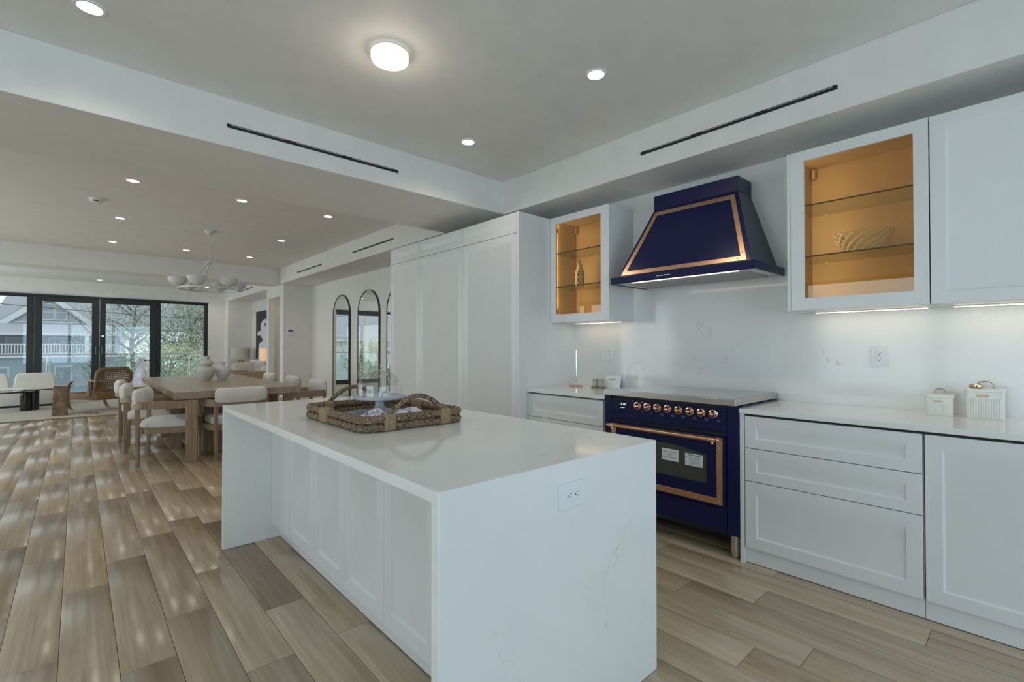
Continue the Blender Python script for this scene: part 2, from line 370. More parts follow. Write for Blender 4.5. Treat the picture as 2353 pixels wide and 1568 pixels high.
for i, (x0, x1, y0, y1, k) in enumerate(planks):
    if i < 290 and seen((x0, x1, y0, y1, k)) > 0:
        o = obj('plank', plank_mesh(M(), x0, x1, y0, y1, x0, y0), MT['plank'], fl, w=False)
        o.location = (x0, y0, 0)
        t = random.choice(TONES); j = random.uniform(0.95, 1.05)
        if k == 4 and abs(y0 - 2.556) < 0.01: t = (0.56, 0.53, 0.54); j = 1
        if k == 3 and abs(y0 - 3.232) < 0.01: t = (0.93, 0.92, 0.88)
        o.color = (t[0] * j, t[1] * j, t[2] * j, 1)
    else: plank_mesh(rest, x0, x1, y0, y1)
o = obj('far_planks', rest, MT['plank'], fl); o['kind'] = 'stuff'

struct('ceiling', M().box(-3.75, 5.2, -3.35, 16.4, ZC, ZC + 0.15), MT['ceil'])
struct('trim_1', M().box(3.137, 3.63, -3.2, 3.579, ZB, ZC), MT['wall'], 0.003)
struct('trim_2', M().box(-3.6, 3.79, 3.579, 4.619, ZB, ZC), MT['wall'], 0.003)
struct('trim_3', M().box(3.137, 3.79, 4.619, 10.7, ZB, ZC), MT['wall'], 0.003)
struct('trim_4', M().box(-3.6, 3.2, 10.78, 11.36, ZB, ZC), MT['wall'], 0.003)
struct('trim_5', M().box(3.2, 3.84, 11.9, 15.75, ZB, ZC), MT['wall'], 0.003)
struct('wall_right', M().box(3.63, 3.95, -3.3, 5.45, 0, ZC), MT['wall'])
struct('wall_right_dining', M().box(3.79, 3.95, 5.45, 10.7, 0, ZC), MT['wall'])
struct('wall_pier', M().box(3.2, 3.95, 10.7, 10.95, 0, ZC).box(3.2, 3.32, 10.95, 11.73, 2.37, ZC).box(3.2, 3.32, 11.73, 11.9, 0, ZC), MT['wall'], 0.003)
struct('wall_hall', M().box(5.0, 5.15, 10.8, 12.1, 0, ZC).box(3.32, 5.0, 11.9, 12.0, 0, ZC).box(3.95, 5.0, 10.85, 10.95, 0, ZC), MT['wall'])
struct('wall_right_living', M().box(3.84, 4.0, 12.0, 15.75, 0, ZC), MT['wall'])
struct('wall_far_alcove', M().box(3.2, 4.0, 15.75, 16.4, 0, ZC), MT['wall'], 0.003)
struct('wall_far', M().box(-3.75, 3.2, 16.2, 16.4, 2.545, ZC).box(2.79, 3.2, 16.2, 16.4, 0, 2.545).box(-3.75, -3.4, 16.2, 16.4, 0, 2.545), MT['wall'])
struct('wall_left', M().box(-3.75, -3.6, -3.35, -0.6, 0, ZC).box(-3.75, -3.6, 3.0, 6.0, 0, ZC).box(-3.75, -3.6, 10.4, 11.8, 0, ZC).box(-3.75, -3.6, 15.4, 16.2, 0, ZC).box(-3.75, -3.6, 11.8, 15.4, 2.5, ZC)
       .box(-3.75, -3.6, -0.6, 3.0, 2.5, ZC).box(-3.75, -3.6, 6.0, 10.4, 2.5, ZC).box(-3.75, -3.6, -0.6, 3.0, 0, 0.3), MT['wall'])
struct('wall_back', M().box(-3.6, -2.2, -3.35, -3.2, 0, ZC).box(3.4, 3.63, -3.35, -3.2, 0, ZC).box(-2.2, 3.4, -3.35, -3.2, 2.55, ZC).box(-2.2, 3.4, -3.35, -3.2, 0, 0.35), MT['wall'])

def glazing(name, ax, a0, a1, z0, z1, d, st, tp, bt, dd=0.07, handle=None):
    # frame in the wall plane; ax 'y' means the plane y=d with a along x, ax 'x' the plane x=d with a along y
    def bx(m, p0, p1, q0, q1, e0, e1): return m.box(p0, p1, e0, e1, q0, q1) if ax == 'y' else m.box(e0, e1, p0, p1, q0, q1)
    fr = M(); bx(fr, a0, a0 + st[0], z0, z1, d, d + dd); bx(fr, a1 - st[1], a1, z0, z1, d, d + dd)
    bx(fr, a0 + st[0], a1 - st[1], z1 - tp, z1, d, d + dd); bx(fr, a0 + st[0], a1 - st[1], z0, z0 + bt, d, d + dd)
    o = struct(name, fr, MT['black'], 0.004)
    p = M(); bx(p, a0 + st[0], a1 - st[1], z0 + bt, z1 - tp, d + dd * 0.42, d + dd * 0.42 + 0.008); obj('pane', p, MT['glass'], o)
    if handle is not None:
        h = M(); h.box(handle - 0.012, handle + 0.012, d - 0.045, d - 0.03, 1.08, 1.30).box(handle - 0.01, handle + 0.01, d - 0.032, d, 1.10, 1.13).box(handle - 0.01, handle + 0.01, d - 0.032, d, 1.25, 1.28)
        obj('handle', h, MT['blackm'], o, 0.003)
    return o
glazing('window_1', 'y', -3.4, -0.785, 0, 2.54, 16.22, (0.06, 0.122), 0.055, 0.08)
glazing('door_1', 'y', -0.78, 0.408, 0, 2.525, 16.19, (0.133, 0.145), 0.128, 0.14, handle=0.335)
d2 = glazing('door_2', 'y', 0.415, 1.58, 0, 2.525, 16.19, (0.11, 0.137), 0.125, 0.14, handle=0.455)
obj('lock', M().cyl((0.47, 16.19, 1.56), (0.47, 16.17, 1.56), 0.02, 12), MT['chrome'], d2)
glazing('window_2', 'y', 1.585, 2.79, 0, 2.54, 16.22, (0.097, 0.089), 0.055, 0.06)
struct('trim_6', M().box(-3.4, 2.79, 16.16, 16.2, 2.525, 2.56), MT['black'])
for i, (a, b) in enumerate(((-2.2, -0.35), (-0.35, 1.5), (1.5, 3.4))):
    glazing('window_%d' % (3 + i), 'y', a, b, 0.35, 2.55, -3.28, (0.06, 0.06), 0.06, 0.06)
glazing('window_6', 'x', -0.6, 1.2, 0.3, 2.5, -3.7, (0.06, 0.06), 0.06, 0.06)
glazing('window_7', 'x', 1.2, 3.0, 0.3, 2.5, -3.7, (0.06, 0.06), 0.06, 0.06)
glazing('door_3', 'x', 6.0, 8.2, 0, 2.5, -3.7, (0.1, 0.1), 0.1, 0.12)
glazing('door_4', 'x', 8.2, 10.4, 0, 2.5, -3.7, (0.1, 0.1), 0.1, 0.12)
glazing('window_8', 'x', 11.8, 13.6, 0, 2.5, -3.7, (0.08, 0.08), 0.08, 0.1)
glazing('window_9', 'x', 13.6, 15.4, 0, 2.5, -3.7, (0.08, 0.08), 0.08, 0.1)

# ------------------------------------------------------------------ kitchen: cabinets along the range wall
def shaker(m, face, a0, a1, z0, z1, d, th=0.02, mg=0.062, rec=0.008, top=0.012, sl=0.006, mgz=None):
    # a panel whose front lies in the plane x=d (facing -x); recessed centre with bevelled edges
    mz = mg if mgz is None else mgz
    def P(a, z, t): return (d + t, a, z)
    o = [(a0, z0), (a1, z0), (a1, z1), (a0, z1)]
    i = [(a0 + mg, z0 + mz), (a1 - mg, z0 + mz), (a1 - mg, z1 - mz), (a0 + mg, z1 - mz)]
    r = [(a0 + mg + sl, z0 + mz + sl), (a1 - mg - sl, z0 + mz + sl), (a1 - mg - sl, z1 - mz - top), (a0 + mg + sl, z1 - mz - top)]
    vs = [P(a, z, th) for a, z in o] + [P(a, z, 0) for a, z in o] + [P(a, z, 0) for a, z in i] + [P(a, z, rec) for a, z in r]
    fs = [(0, 1, 2, 3)]
    for b in (0, 4, 8):
        for k in range(4): q = (k + 1) % 4; fs.append((b + k, b + q, b + 4 + q, b + 4 + k))
    fs.append((12, 13, 14, 15))
    return m.add(vs, fs)
WALLX = 3.6075
XF = 2.955      # base fronts
# countertops
tag(obj('countertop', M().box(2.9416, WALLX, -0.9, 1.221, 0.892, 0.921), MT['quartz'], bevel=0.003), 'long white quartz countertop holding the two ribbed canisters', 'countertop')
tag(obj('countertop', M().box(2.9416, WALLX, 2.212, 3.054, 0.892, 0.921), MT['quartz'], bevel=0.003), 'short white quartz countertop between range and tall cabinets', 'countertop')
bs = tag(obj('backsplash', M().box(WALLX, 3.6285, -0.9, 3.055, 0.9212, 2.476), MT['quartz']), 'white veined quartz slab backsplash behind the range and hood', 'backsplash')

t = thing('drawer_cabinet', 'white base cabinet with three recessed-panel drawers right of range', 'cabinet', (3.28, 0.79, 0))
obj('carcass', M().box(XF + 0.022, WALLX, 0.377, 1.193, 0.10, 0.88), MT['cab'], t)
obj('toe_kick', M().box(2.985, 3.0, 0.377, 1.195, 0.004, 0.10), MT['cab'], t)
for z0, z1 in ((0.1, 0.492), (0.496, 0.687), (0.691, 0.878)):
    obj('drawer', shaker(M(), 'x', 0.380, 1.191, z0, z1, XF, top=0.028, mgz=0.055 if z1 - z0 < 0.3 else 0.066), MT['cab'], t, 0.0015)
obj('side_panel', M().box(2.95, WALLX, 1.196, 1.219, 0, 0.892), MT['cab'], t, 0.0015)
obj('gap_shade_strip', M().box(XF + 0.014, XF + 0.0215, 0.377, 1.193, 0.879, 0.8918), MT['dark'], t)  # dark strip painting the shade in the gap under the countertop
t = thing('base_cabinet', 'white base cabinet with single tall door beside the three-drawer cabinet', 'cabinet', (3.28, 0, 0))
obj('gap_shade_strip', M().box(XF + 0.014, XF + 0.0215, -0.9, 0.373, 0.879, 0.8918), MT['dark'], t)  # dark strip standing in for shade between countertop and door tops
obj('carcass', M().box(XF + 0.022, WALLX, -0.9, 0.373, 0.10, 0.88), MT['cab'], t)
obj('toe_kick', M().box(2.985, 3.0, -0.9, 0.375, 0.004, 0.10), MT['cab'], t)
obj('door', shaker(M(), 'x', -0.235, 0.371, 0.1, 0.878, XF, top=0.028), MT['cab'], t, 0.0015)
obj('door', shaker(M(), 'x', -0.9, -0.239, 0.1, 0.878, XF, top=0.028), MT['cab'], t, 0.0015)
t = thing('drawer_cabinet', 'white base cabinet with drawers between range and tall pantry', 'cabinet', (3.28, 2.63, 0))
obj('carcass', M().box(XF + 0.022, WALLX, 2.225, 3.052, 0.10, 0.88), MT['cab'], t)
obj('toe_kick', M().box(2.985, 3.0, 2.225, 3.052, 0.004, 0.10), MT['cab'], t)
for z0, z1 in ((0.1, 0.492), (0.496, 0.680), (0.684, 0.878)):
    obj('drawer', shaker(M(), 'x', 2.234, 3.048, z0, z1, XF, top=0.028, mgz=0.055), MT['cab'], t, 0.0015)

# tall pantry cabinets
TX = 2.848
for lab, y0, y1 in (('tall white pantry cabinet closest to the small glass cabinet', 3.085, 3.885), ('tall white pantry cabinet in the middle of the three', 3.887, 4.703), ('narrow tall white pantry cabinet beside the arched mirrors', 4.705, 5.348)):
    t = thing('pantry_cabinet', lab, 'cabinet', (3.2, (y0 + y1) / 2, 0))
    obj('carcass', M().box(TX + 0.022, 3.628, y0, y1, 0.0, 2.474), MT['cab'], t)
    obj('upper_door', shaker(M(), 'x', y0 + 0.001, y1 - 0.001, 2.296, 2.476, TX, mg=0.066, mgz=0.056), MT['cab'], t, 0.0012)
    obj('lower_door', shaker(M(), 'x', y0 + 0.001, y1 - 0.001, 0.1, 2.292, TX, mg=0.066), MT['cab'], t, 0.0012)
    if y0 < 3.1: obj('side_panel', M().box(TX, 3.628, 3.056, 3.083, 0, 2.478), MT['cab'], t, 0.0012)
    if y1 > 5.3: obj('side_panel', M().box(TX, 3.628, 5.35, 5.374, 0, 2.478), MT['cab'], t, 0.0012)

# upper cabinets
UX, UZ0, UZ1 = 3.25, 1.512, 2.479
def glass_cabinet(lab, y0, y1, gy0, gy1, led_side, panel_y):
    t = thing('glass_cabinet', lab, 'cabinet', (3.43, (y0 + y1) / 2, UZ0))
    th = 0.018; c = M()
    c.box(UX + 0.022, WALLX, y0, y0 + th, UZ0, UZ1).box(UX + 0.022, WALLX, y1 - th, y1, UZ0, UZ1)
    c.box(UX + 0.022, WALLX, y0 + th, y1 - th, UZ0, UZ0 + th).box(UX + 0.022, WALLX, y0 + th, y1 - th, UZ1 - th, UZ1)
    obj('carcass', c, MT['cab'], t)
    i = M().box(WALLX - 0.012, WALLX - 0.001, y0 + th, y1 - th, UZ0 + th, UZ1 - th).box(UX + 0.024, WALLX - 0.013, y0 + th, y0 + th + 0.002, UZ0 + th, UZ1 - th)
    i.box(UX + 0.024, WALLX - 0.013, y1 - th - 0.002, y1 - th, UZ0 + th, UZ1 - th).box(UX + 0.024, WALLX - 0.013, y0 + th, y1 - th, UZ0 + th, UZ0 + th + 0.002).box(UX + 0.024, WALLX - 0.013, y0 + th, y1 - th, UZ1 - th - 0.002, UZ1 - th)
    obj('lining', i, MT['interior'], t)
    obj('side_panel', M().box(UX, WALLX, panel_y, panel_y + 0.018, UZ0 - 0.004, UZ1 + 0.001), MT['cab'], t, 0.0012)
    d = M(); gz0, gz1 = 1.585, 2.417
    d.box(UX, UX + 0.02, y0, gy0, UZ0, UZ1).box(UX, UX + 0.02, gy1, y1, UZ0, UZ1).box(UX, UX + 0.02, gy0, gy1, UZ0, gz0).box(UX, UX + 0.02, gy0, gy1, gz1, UZ1)
    dr = obj('door', d, MT['cab'], t)
    obj('pane', M().box(UX + 0.009, UX + 0.013, gy0 - 0.003, gy1 + 0.003, gz0 - 0.003, gz1 + 0.003), MT['amber'], dr)
    for z in (1.838, 2.150):
        s_ = obj('shelf', M().box(UX + 0.032, WALLX - 0.013, y0 + th + 0.004, y1 - th - 0.004, z - 0.004, z + 0.004), MT['shelf'], t)
        obj('shelf_edge', M().box(UX + 0.030, UX + 0.032, y0 + th + 0.004, y1 - th - 0.004, z - 0.004, z + 0.004), MT['shelf_edge'], s_)
        for yy in (y0 + th + 0.008, y1 - th - 0.008):
            obj('shelf_pin', M().cyl((3.52, yy - 0.006, z - 0.011), (3.52, yy + 0.006, z - 0.011), 0.006, 8), MT['steel'], s_)
    for yy in (y0 + th + 0.012, y1 - th - 0.032):
        obj('hanger_bracket', M().box(WALLX - 0.055, WALLX - 0.014, yy, yy + 0.02, UZ1 - th - 0.075, UZ1 - th - 0.012), MT['interior'], t, 0.004)
    yl = y1 - th - 0.006 if led_side > 0 else y0 + th + 0.006
    obj('light_strip', M().box(UX + 0.045, UX + 0.053, yl - 0.004, yl + 0.004, UZ0 + th + 0.004, UZ1 - th - 0.004), MT['led_in'], t)
    for yh in (UZ0 + 0.10, UZ1 - 0.11):
        obj('hinge', M().box(UX + 0.025, UX + 0.06, y1 - th - 0.022, y1 - th - 0.002, yh - 0.018, yh + 0.018), MT['steel'], t, 0.003)
    return t
big = glass_cabinet('large lit glass-door wall cabinet with white basket bowl inside', 0.382, 1.029, 0.443, 0.955, 1, 1.031)
small = glass_cabinet('small lit glass-door wall cabinet left of the range hood', 2.413, 3.052, 2.478, 2.990, 1, 2.394)
t = thing('upper_cabinet', 'plain white wall cabinet with solid panel door by large glass cabinet', 'cabinet', (3.43, 0, UZ0))
obj('carcass', M().box(UX + 0.022, WALLX, -0.9, 0.378, UZ0, UZ1), MT['cab'], t)
obj('door', shaker(M(), 'x', -0.26, 0.377, UZ0, UZ1, UX, mg=0.062), MT['cab'], t, 0.0012)
obj('door', shaker(M(), 'x', -0.9, -0.263, UZ0, UZ1, UX, mg=0.062), MT['cab'], t, 0.0012)
for nm, y0, y1, lab in (('under_cabinet_light', 0.42, 0.96, 'slim warm light strip under the large glass cabinet'), ('under_cabinet_light', -0.85, 0.31, 'slim warm light strip under the solid wall cabinet'), ('under_cabinet_light', 2.45, 2.95, 'slim warm light strip under the small glass cabinet')):
    t = thing(nm, lab, 'light', (3.5, (y0 + y1) / 2, UZ0 - 0.008))
    obj('housing', M().box(3.475, 3.51, y0 - 0.01, y1 + 0.01, UZ0 - 0.006, UZ0 - 0.0005), MT['white'], t)
    obj('diffuser', M().box(3.480, 3.505, y0, y1, UZ0 - 0.009, UZ0 - 0.006), MT['led'], t)

# range hood
t = thing('range_hood', 'navy range hood with riveted copper trim above the range', 'range hood', (3.35, 1.72, 1.777))
W = WALLX - 0.0005
obj('chimney', M().box(3.381, W, 1.398, 2.052, 2.372, 2.481), MT['navy'], t, 0.002)
body = M().hexa([(3.146, 1.221, 1.829), (W, 1.221, 1.829), (W, 2.236, 1.829), (3.146, 2.236, 1.829), (3.384, 1.400, 2.374), (W, 1.400, 2.374), (W, 2.050, 2.374), (3.384, 2.050, 2.374)])
bd = obj('canopy', body, MT['navy'], t, 0.002)
lip = M(); L0, L1 = 1.777, 1.829
lip.box(3.101, 3.113, 1.18, 2.266, L0, L1).box(3.113, W, 1.18, 1.192, L0, L1).box(3.113, W, 2.254, 2.266, L0, L1).box(3.101, W, 1.18, 2.266, L1 - 0.006, L1)
obj('lip', lip, MT['navy'], t, 0.002)
obj('underside', M().box(3.113, W, 1.192, 2.254, L0 + 0.004, L0 + 0.008), MT['steel'], t)
obj('filter_recess', M().box(3.22, 3.56, 1.27, 2.18, L0 + 0.0005, L0 + 0.004), MT['grey_stone'], t)
obj('light_bar', M().box(3.135, 3.144, 1.30, 2.10, L0 - 0.001, L0 + 0.004), MT['led'], t)
for i in range(6):
    y = 1.81 - 0.0 + 0.018 * (2.5 - i)
    obj('button', M().box(3.0985, 3.101, y - 0.006, y + 0.006, 1.800, 1.807), MT['white'], t)
# copper band on the sloping front: points in (y, s) with s along the slope
def slope(y, s, o=0.0):
    nx, nz = -0.545, 0.238; ln = math.hypot(nx, nz)
    return (3.146 + 0.238 * s + nx / ln * o, y, 1.829 + 0.545 * s + nz / ln * o)
def edge_y(s): return (1.221 + 0.179 * s, 2.236 - 0.186 * s)
def band(s0, s1, side=None):
    m = M(); mg, bw = 0.026, 0.033
    S0, S1 = 0.028, 0.955
    def out(s): a, b = edge_y(s); return a + mg, b - mg
    def inn(s): a, b = edge_y(s); return a + mg + bw, b - mg - bw
    q0, q1 = S0 + 0.058, S1 - 0.058
    if side == 'bottom': p = [(out(S0)[0], S0), (out(S0)[1], S0), (inn(q0)[1], q0), (inn(q0)[0], q0)]
    elif side == 'top': p = [(inn(q1)[0], q1), (inn(q1)[1], q1), (out(S1)[1], S1), (out(S1)[0], S1)]
    elif side == 'near': p = [(out(S0)[0], S0), (inn(q0)[0], q0), (inn(q1)[0], q1), (out(S1)[0], S1)]
    else: p = [(inn(q0)[1], q0), (out(S0)[1], S0), (out(S1)[1], S1), (inn(q1)[1], q1)]
    m.hexa([slope(y, s, 0.0005) for y, s in p] + [slope(y, s, 0.004) for y, s in p]); return m
for sd in ('bottom', 'top', 'near', 'far'):
    obj('copper_trim', band(0, 1, sd), MT['copper'], t, 0.0008)
rv = []
for s in (0.056, 0.93):
    a, b = edge_y(s); mid = (a + b) / 2
    rv += [(a + 0.08, s), (mid - 0.035, s), (mid + 0.035, s), (b - 0.08, s)]
for s in (0.13, 0.86):
    a, b = edge_y(s); rv += [(a + 0.043, s), (b - 0.043, s)]
for y, s in rv:
    o = obj('rivet', M().lathe([(0.0052, 0), (0.0045, 0.0018), (0.002, 0.003)], (0, 0, 0), 10), MT['steel'], t, w=False)
    p = Vector(slope(y, s, 0.004)); o.location = p - t.location
    o.rotation_euler = Vector((-0.545, 0, 0.238)).to_track_quat('Z', 'Y').to_euler()

# range
t = thing('range_cooker', 'navy range cooker with copper knobs, copper-framed oven door and steel cooktop', 'range', (3.25, 1.71, 0))
RX = 2.945
obj('body', M().box(RX + 0.012, 3.55, 1.222, 2.205, 0.145, 0.93), MT['navy'], t)
obj('cooktop', M().box(2.911, WALLX - 0.001, 1.227, 2.196, 0.934, 0.9716), MT['steel'], t, 0.0015)
obj('cooktop_glass', M().box(2.93, 3.585, 1.245, 2.178, 0.9717, 0.9728), plain('cooktop_reflective_glass', (0.42, 0.43, 0.44), 0.08, 0.7), t)
for y0, y1 in ((1.222, 1.294), (2.148, 2.205)): obj('front_post', M().box(RX, RX + 0.012, y0, y1, 0.145, 0.93), MT['navy'], t, 0.001)
obj('control_panel', M().box(RX + 0.002, RX + 0.012, 1.297, 2.145, 0.803, 0.912), MT['navy'], t)
obj('panel_shelf', M().box(RX - 0.006, RX + 0.012, 1.296, 2.147, 0.762, 0.802), MT['navy'], t, 0.004)
obj('oven_recess', M().box(RX + 0.0115, RX + 0.0125, 1.294, 2.148, 0.14, 0.93), MT['dark'], t)
dp = obj('display', M().box(RX - 0.001, RX + 0.003, 2.016, 2.088, 0.838, 0.895), MT['screen'], t, 0.002)
AXR, AYR = (0, -1, 0), (0, 0, 1)
text('display_digits', '12:10', 0.024, MT['digits'], dp, (RX - 0.0012, 2.05, 0.873), AXR, AYR)
text('display_digits', '-  MENU  +', 0.009, MT['digits'], dp, (RX - 0.0012, 2.052, 0.848), AXR, AYR)
for i in range(8):
    y = 1.926 - 0.0782 * i; z = 0.871
    k = M(); prof = [(0.030, 0.0), (0.030, 0.004), (0.026, 0.009), (0.0205, 0.010), (0.0185, 0.018), (0.0155, 0.021), (0.0145, 0.030), (0.010, 0.037), (0.004, 0.040)]
    k.lathe(prof, (0, 0, 0), 28)
    o = obj('knob', k, MT['copper_p'], t, w=False)
    o.location = (RX + 0.002 - t.location.x, y - t.location.y, z); o.rotation_euler = (0, -PI / 2, 0)
for i in range(8):
    y = 1.926 - 0.0782 * i - 0.036
    if i < 2: obj('panel_mark', M().box(RX + 0.0012, RX + 0.002, y - 0.003, y + 0.003, 0.828, 0.836), MT['bluemark'], t)
    else:
        m = M()
        for a in range(3):
            for b in range(2): m.box(RX + 0.0012, RX + 0.002, y - 0.010 + a * 0.008, y - 0.005 + a * 0.008, 0.824 + b * 0.008, 0.828 + b * 0.008)
        obj('panel_mark', m, MT['bluemark'], t)
for y in (1.966, 1.887): obj('indicator_lamp', M().cyl((RX + 0.002, y, 0.902), (RX - 0.001, y, 0.902), 0.004, 10), MT['copper'], t)
# oven door
D0, D1, DZ0, DZ1 = 1.297, 2.146, 0.306, 0.742
wy0, wy1, wz0 = 1.415, 2.028, 0.432
archp = [(wy0, wz0), (wy1, wz0), (wy1, 0.612)] + [(wy1 + (wy0 - wy1) * i / 14, 0.612 + 0.036 * math.sin(PI * i / 14)) for i in range(1, 14)] + [(wy0, 0.612)]
def door_face():
    m = M(); n = len(archp)
    # bottom, sides and top pieces around the arched window
    m.box(RX - 0.018, RX + 0.010, D0, D1, DZ0, wz0).box(RX - 0.018, RX + 0.010, D0, wy0, wz0, DZ1).box(RX - 0.018, RX + 0.010, wy1, D1, wz0, DZ1)
    tp = [(wy0, DZ1)] + [p for p in reversed(archp[2:])] + [(wy1, DZ1)]
    m.prism(tp, FX, RX - 0.018, RX + 0.010); return m
dr = obj('oven_door', door_face(), MT['navy'], t)
obj('window_pane', M().box(RX - 0.012, RX - 0.008, wy0 - 0.005, wy1 + 0.005, wz0 - 0.005, 0.655), MT['black_glass'], dr)
fo, fi = (1.313, 2.135, 0.318, 0.729), (1.349, 2.098, 0.357, 0.700)
for nm, p in (('top', [(fo[0], fo[3]), (fo[1], fo[3]), (fi[1], fi[3]), (fi[0], fi[3])]), ('bottom', [(fo[0], fo[2]), (fi[0], fi[2]), (fi[1], fi[2]), (fo[1], fo[2])]), ('a', [(fo[0], fo[2]), (fo[0], fo[3]), (fi[0], fi[3]), (fi[0], fi[2])]), ('b', [(fo[1], fo[2]), (fi[1], fi[2]), (fi[1], fi[3]), (fo[1], fo[3])])):
    obj('copper_trim', M().prism(p, FX, RX - 0.021, RX - 0.018), MT['copper'], dr, 0.0006)
for y in (1.335, 1.755, 1.800, 2.115):
    for z in (0.337, 0.716): o = obj('rivet', M().lathe([(0.0045, 0), (0.004, 0.0016), (0.001, 0.003)], (0, 0, 0), 10), MT['steel'], dr, w=False); o.location = Vector((RX - 0.021, y, z)) - t.location; o.rotation_euler = (0, -PI / 2, 0)
for z in (0.375, 0.665):
    for y in (1.331, 2.117): o = obj('rivet', M().lathe([(0.0045, 0), (0.004, 0.0016), (0.001, 0.003)], (0, 0, 0), 10), MT['steel'], dr, w=False); o.location = Vector((RX - 0.021, y, z)) - t.location; o.rotation_euler = (0, -PI / 2, 0)
hb = M(); HX, HZ = RX - 0.062, 0.720
hb.cyl((HX, 1.355, HZ), (HX, 2.10, HZ), 0.0105, 16)
hd = obj('door_handle', hb, MT['copper'], dr)
for y, sgn in ((1.345, -1), (2.112, 1)):
    f = M(); f.cyl((HX, y - 0.035 * sgn, HZ), (HX, y + 0.012 * sgn, HZ), 0.0145, 16)
    f.lathe([(0.002, -0.0115), (0.008, -0.009), (0.0115, 0), (0.008, 0.009), (0.002, 0.0115)], (HX, y + 0.026 * sgn, HZ), 14)
    f.cyl((RX - 0.02, y, HZ), (HX, y, HZ), 0.008, 12); f.lathe([(0.002, -0.009), (0.007, -0.006), (0.009, 0), (0.007, 0.006), (0.002, 0.009)], (HX, y - 0.012 * sgn, HZ - 0.021), 12)
    f.cyl((HX, y - 0.012 * sgn, HZ), (HX, y - 0.012 * sgn, HZ - 0.02), 0.005, 8)
    obj('handle_finial', f, MT['copper_p'], dr)
st = obj('sticker', M().box(RX - 0.0135, RX - 0.0125, 1.605, 1.727, 0.531, 0.609), MT['paper'], dr)
for i, s_ in enumerate(('DO NOT USE FLOOR JACK', 'TO MOVE', 'RANGE WITHOUT PALLET')):
    text('lettering', s_, 0.0088, MT['ink'], dr, (RX - 0.0138, 1.666, 0.589 - 0.0185 * i), AXR, AYR)
st = obj('sticker', M().box(RX - 0.0135, RX - 0.0125, 1.44, 1.56, 0.524, 0.602), MT['paper'], dr)
pm = M(); pm.box(RX - 0.0139, RX - 0.0135, 1.450, 1.538, 0.590, 0.5945)
for i in range(9): pm.box(RX - 0.0139, RX - 0.0135, 1.45 + 0.01 * (i % 2), 1.532, 0.580 - 0.0058 * i, 0.5812 - 0.0058 * i)
for z in (0.575, 0.545): pm.prism([(1.545, z), (1.555, z), (1.55, z + 0.008)], FX, RX - 0.0139, RX - 0.0135)
obj('lettering', pm, MT['ink'], dr)
obj('lower_drawer', M().box(RX - 0.004, RX + 0.010, 1.297, 2.146, 0.152, 0.297), MT['navy'], t, 0.002)
for x in (3.0, 3.5):
    for y in (1.265, 2.165):
        obj('leg', M().lathe([(0.024, 0.0), (0.027, 0.004), (0.027, 0.03), (0.030, 0.032), (0.030, 0.147)], (x, y, 0), 20), MT['steel'], t)

# ------------------------------------------------------------------ island
IX0, IX1, IY0, IY1, IZ = 0.690, 1.7287, 1.0432, 3.5247, 0.915
up_ = [(IY0, 0.001), (IY0, IZ), (IY1, IZ), (IY1, 0.001), (IY1 - 0.034, 0.001), (IY1 - 0.034, IZ - 0.034), (IY0 + 0.034, IZ - 0.034), (IY0 + 0.034, 0.001)]
uq = [(1, 2, 5, 6), (0, 1, 6, 7), (2, 3, 4, 5)]
um = M(); um.v = [FX(y, z, d) for d in (IX0, IX1) for y, z in up_]
um.f = [q for q in uq] + [tuple(k + 8 for k in reversed(q)) for q in uq] + [(k, (k + 1) % 8, 8 + (k + 1) % 8, 8 + k) for k in range(8)]; um.mi = [0] * len(um.f)
tag(obj('island_worktop', um, MT['quartz'], bevel=0.002), 'white veined quartz waterfall worktop wrapping the kitchen island', 'worktop')
CX = 0.975
t = thing('island_cabinet', 'white island cabinets with four panelled doors under the waterfall worktop', 'cabinet', (1.34, 2.28, 0))
obj('carcass', M().box(CX + 0.021, IX1 - 0.03, IY0 + 0.036, IY1 - 0.036, 0.10, IZ - 0.036), MT['cab'], t)
obj('toe_kick', M().box(1.03, 1.04, IY0 + 0.036, IY1 - 0.036, 0.003, 0.105), MT['cab'], t)
obj('plinth', M().box(1.05, IX1 - 0.08, IY0 + 0.036, IY1 - 0.036, 0.003, 0.1), MT['cab'], t)
for a, b in ((1.081, 1.483), (1.485, 1.893), (1.895, 2.303), (2.305, 2.713), (2.715, 3.123)):
    obj('door', shaker(M(), 'x', a, b, 0.108, IZ - 0.037, CX, mg=0.066), MT['cab'], t, 0.0012)
obj('filler_panel', M().box(CX, CX + 0.02, 3.125, IY1 - 0.036, 0.108, IZ - 0.037), MT['cab'], t)

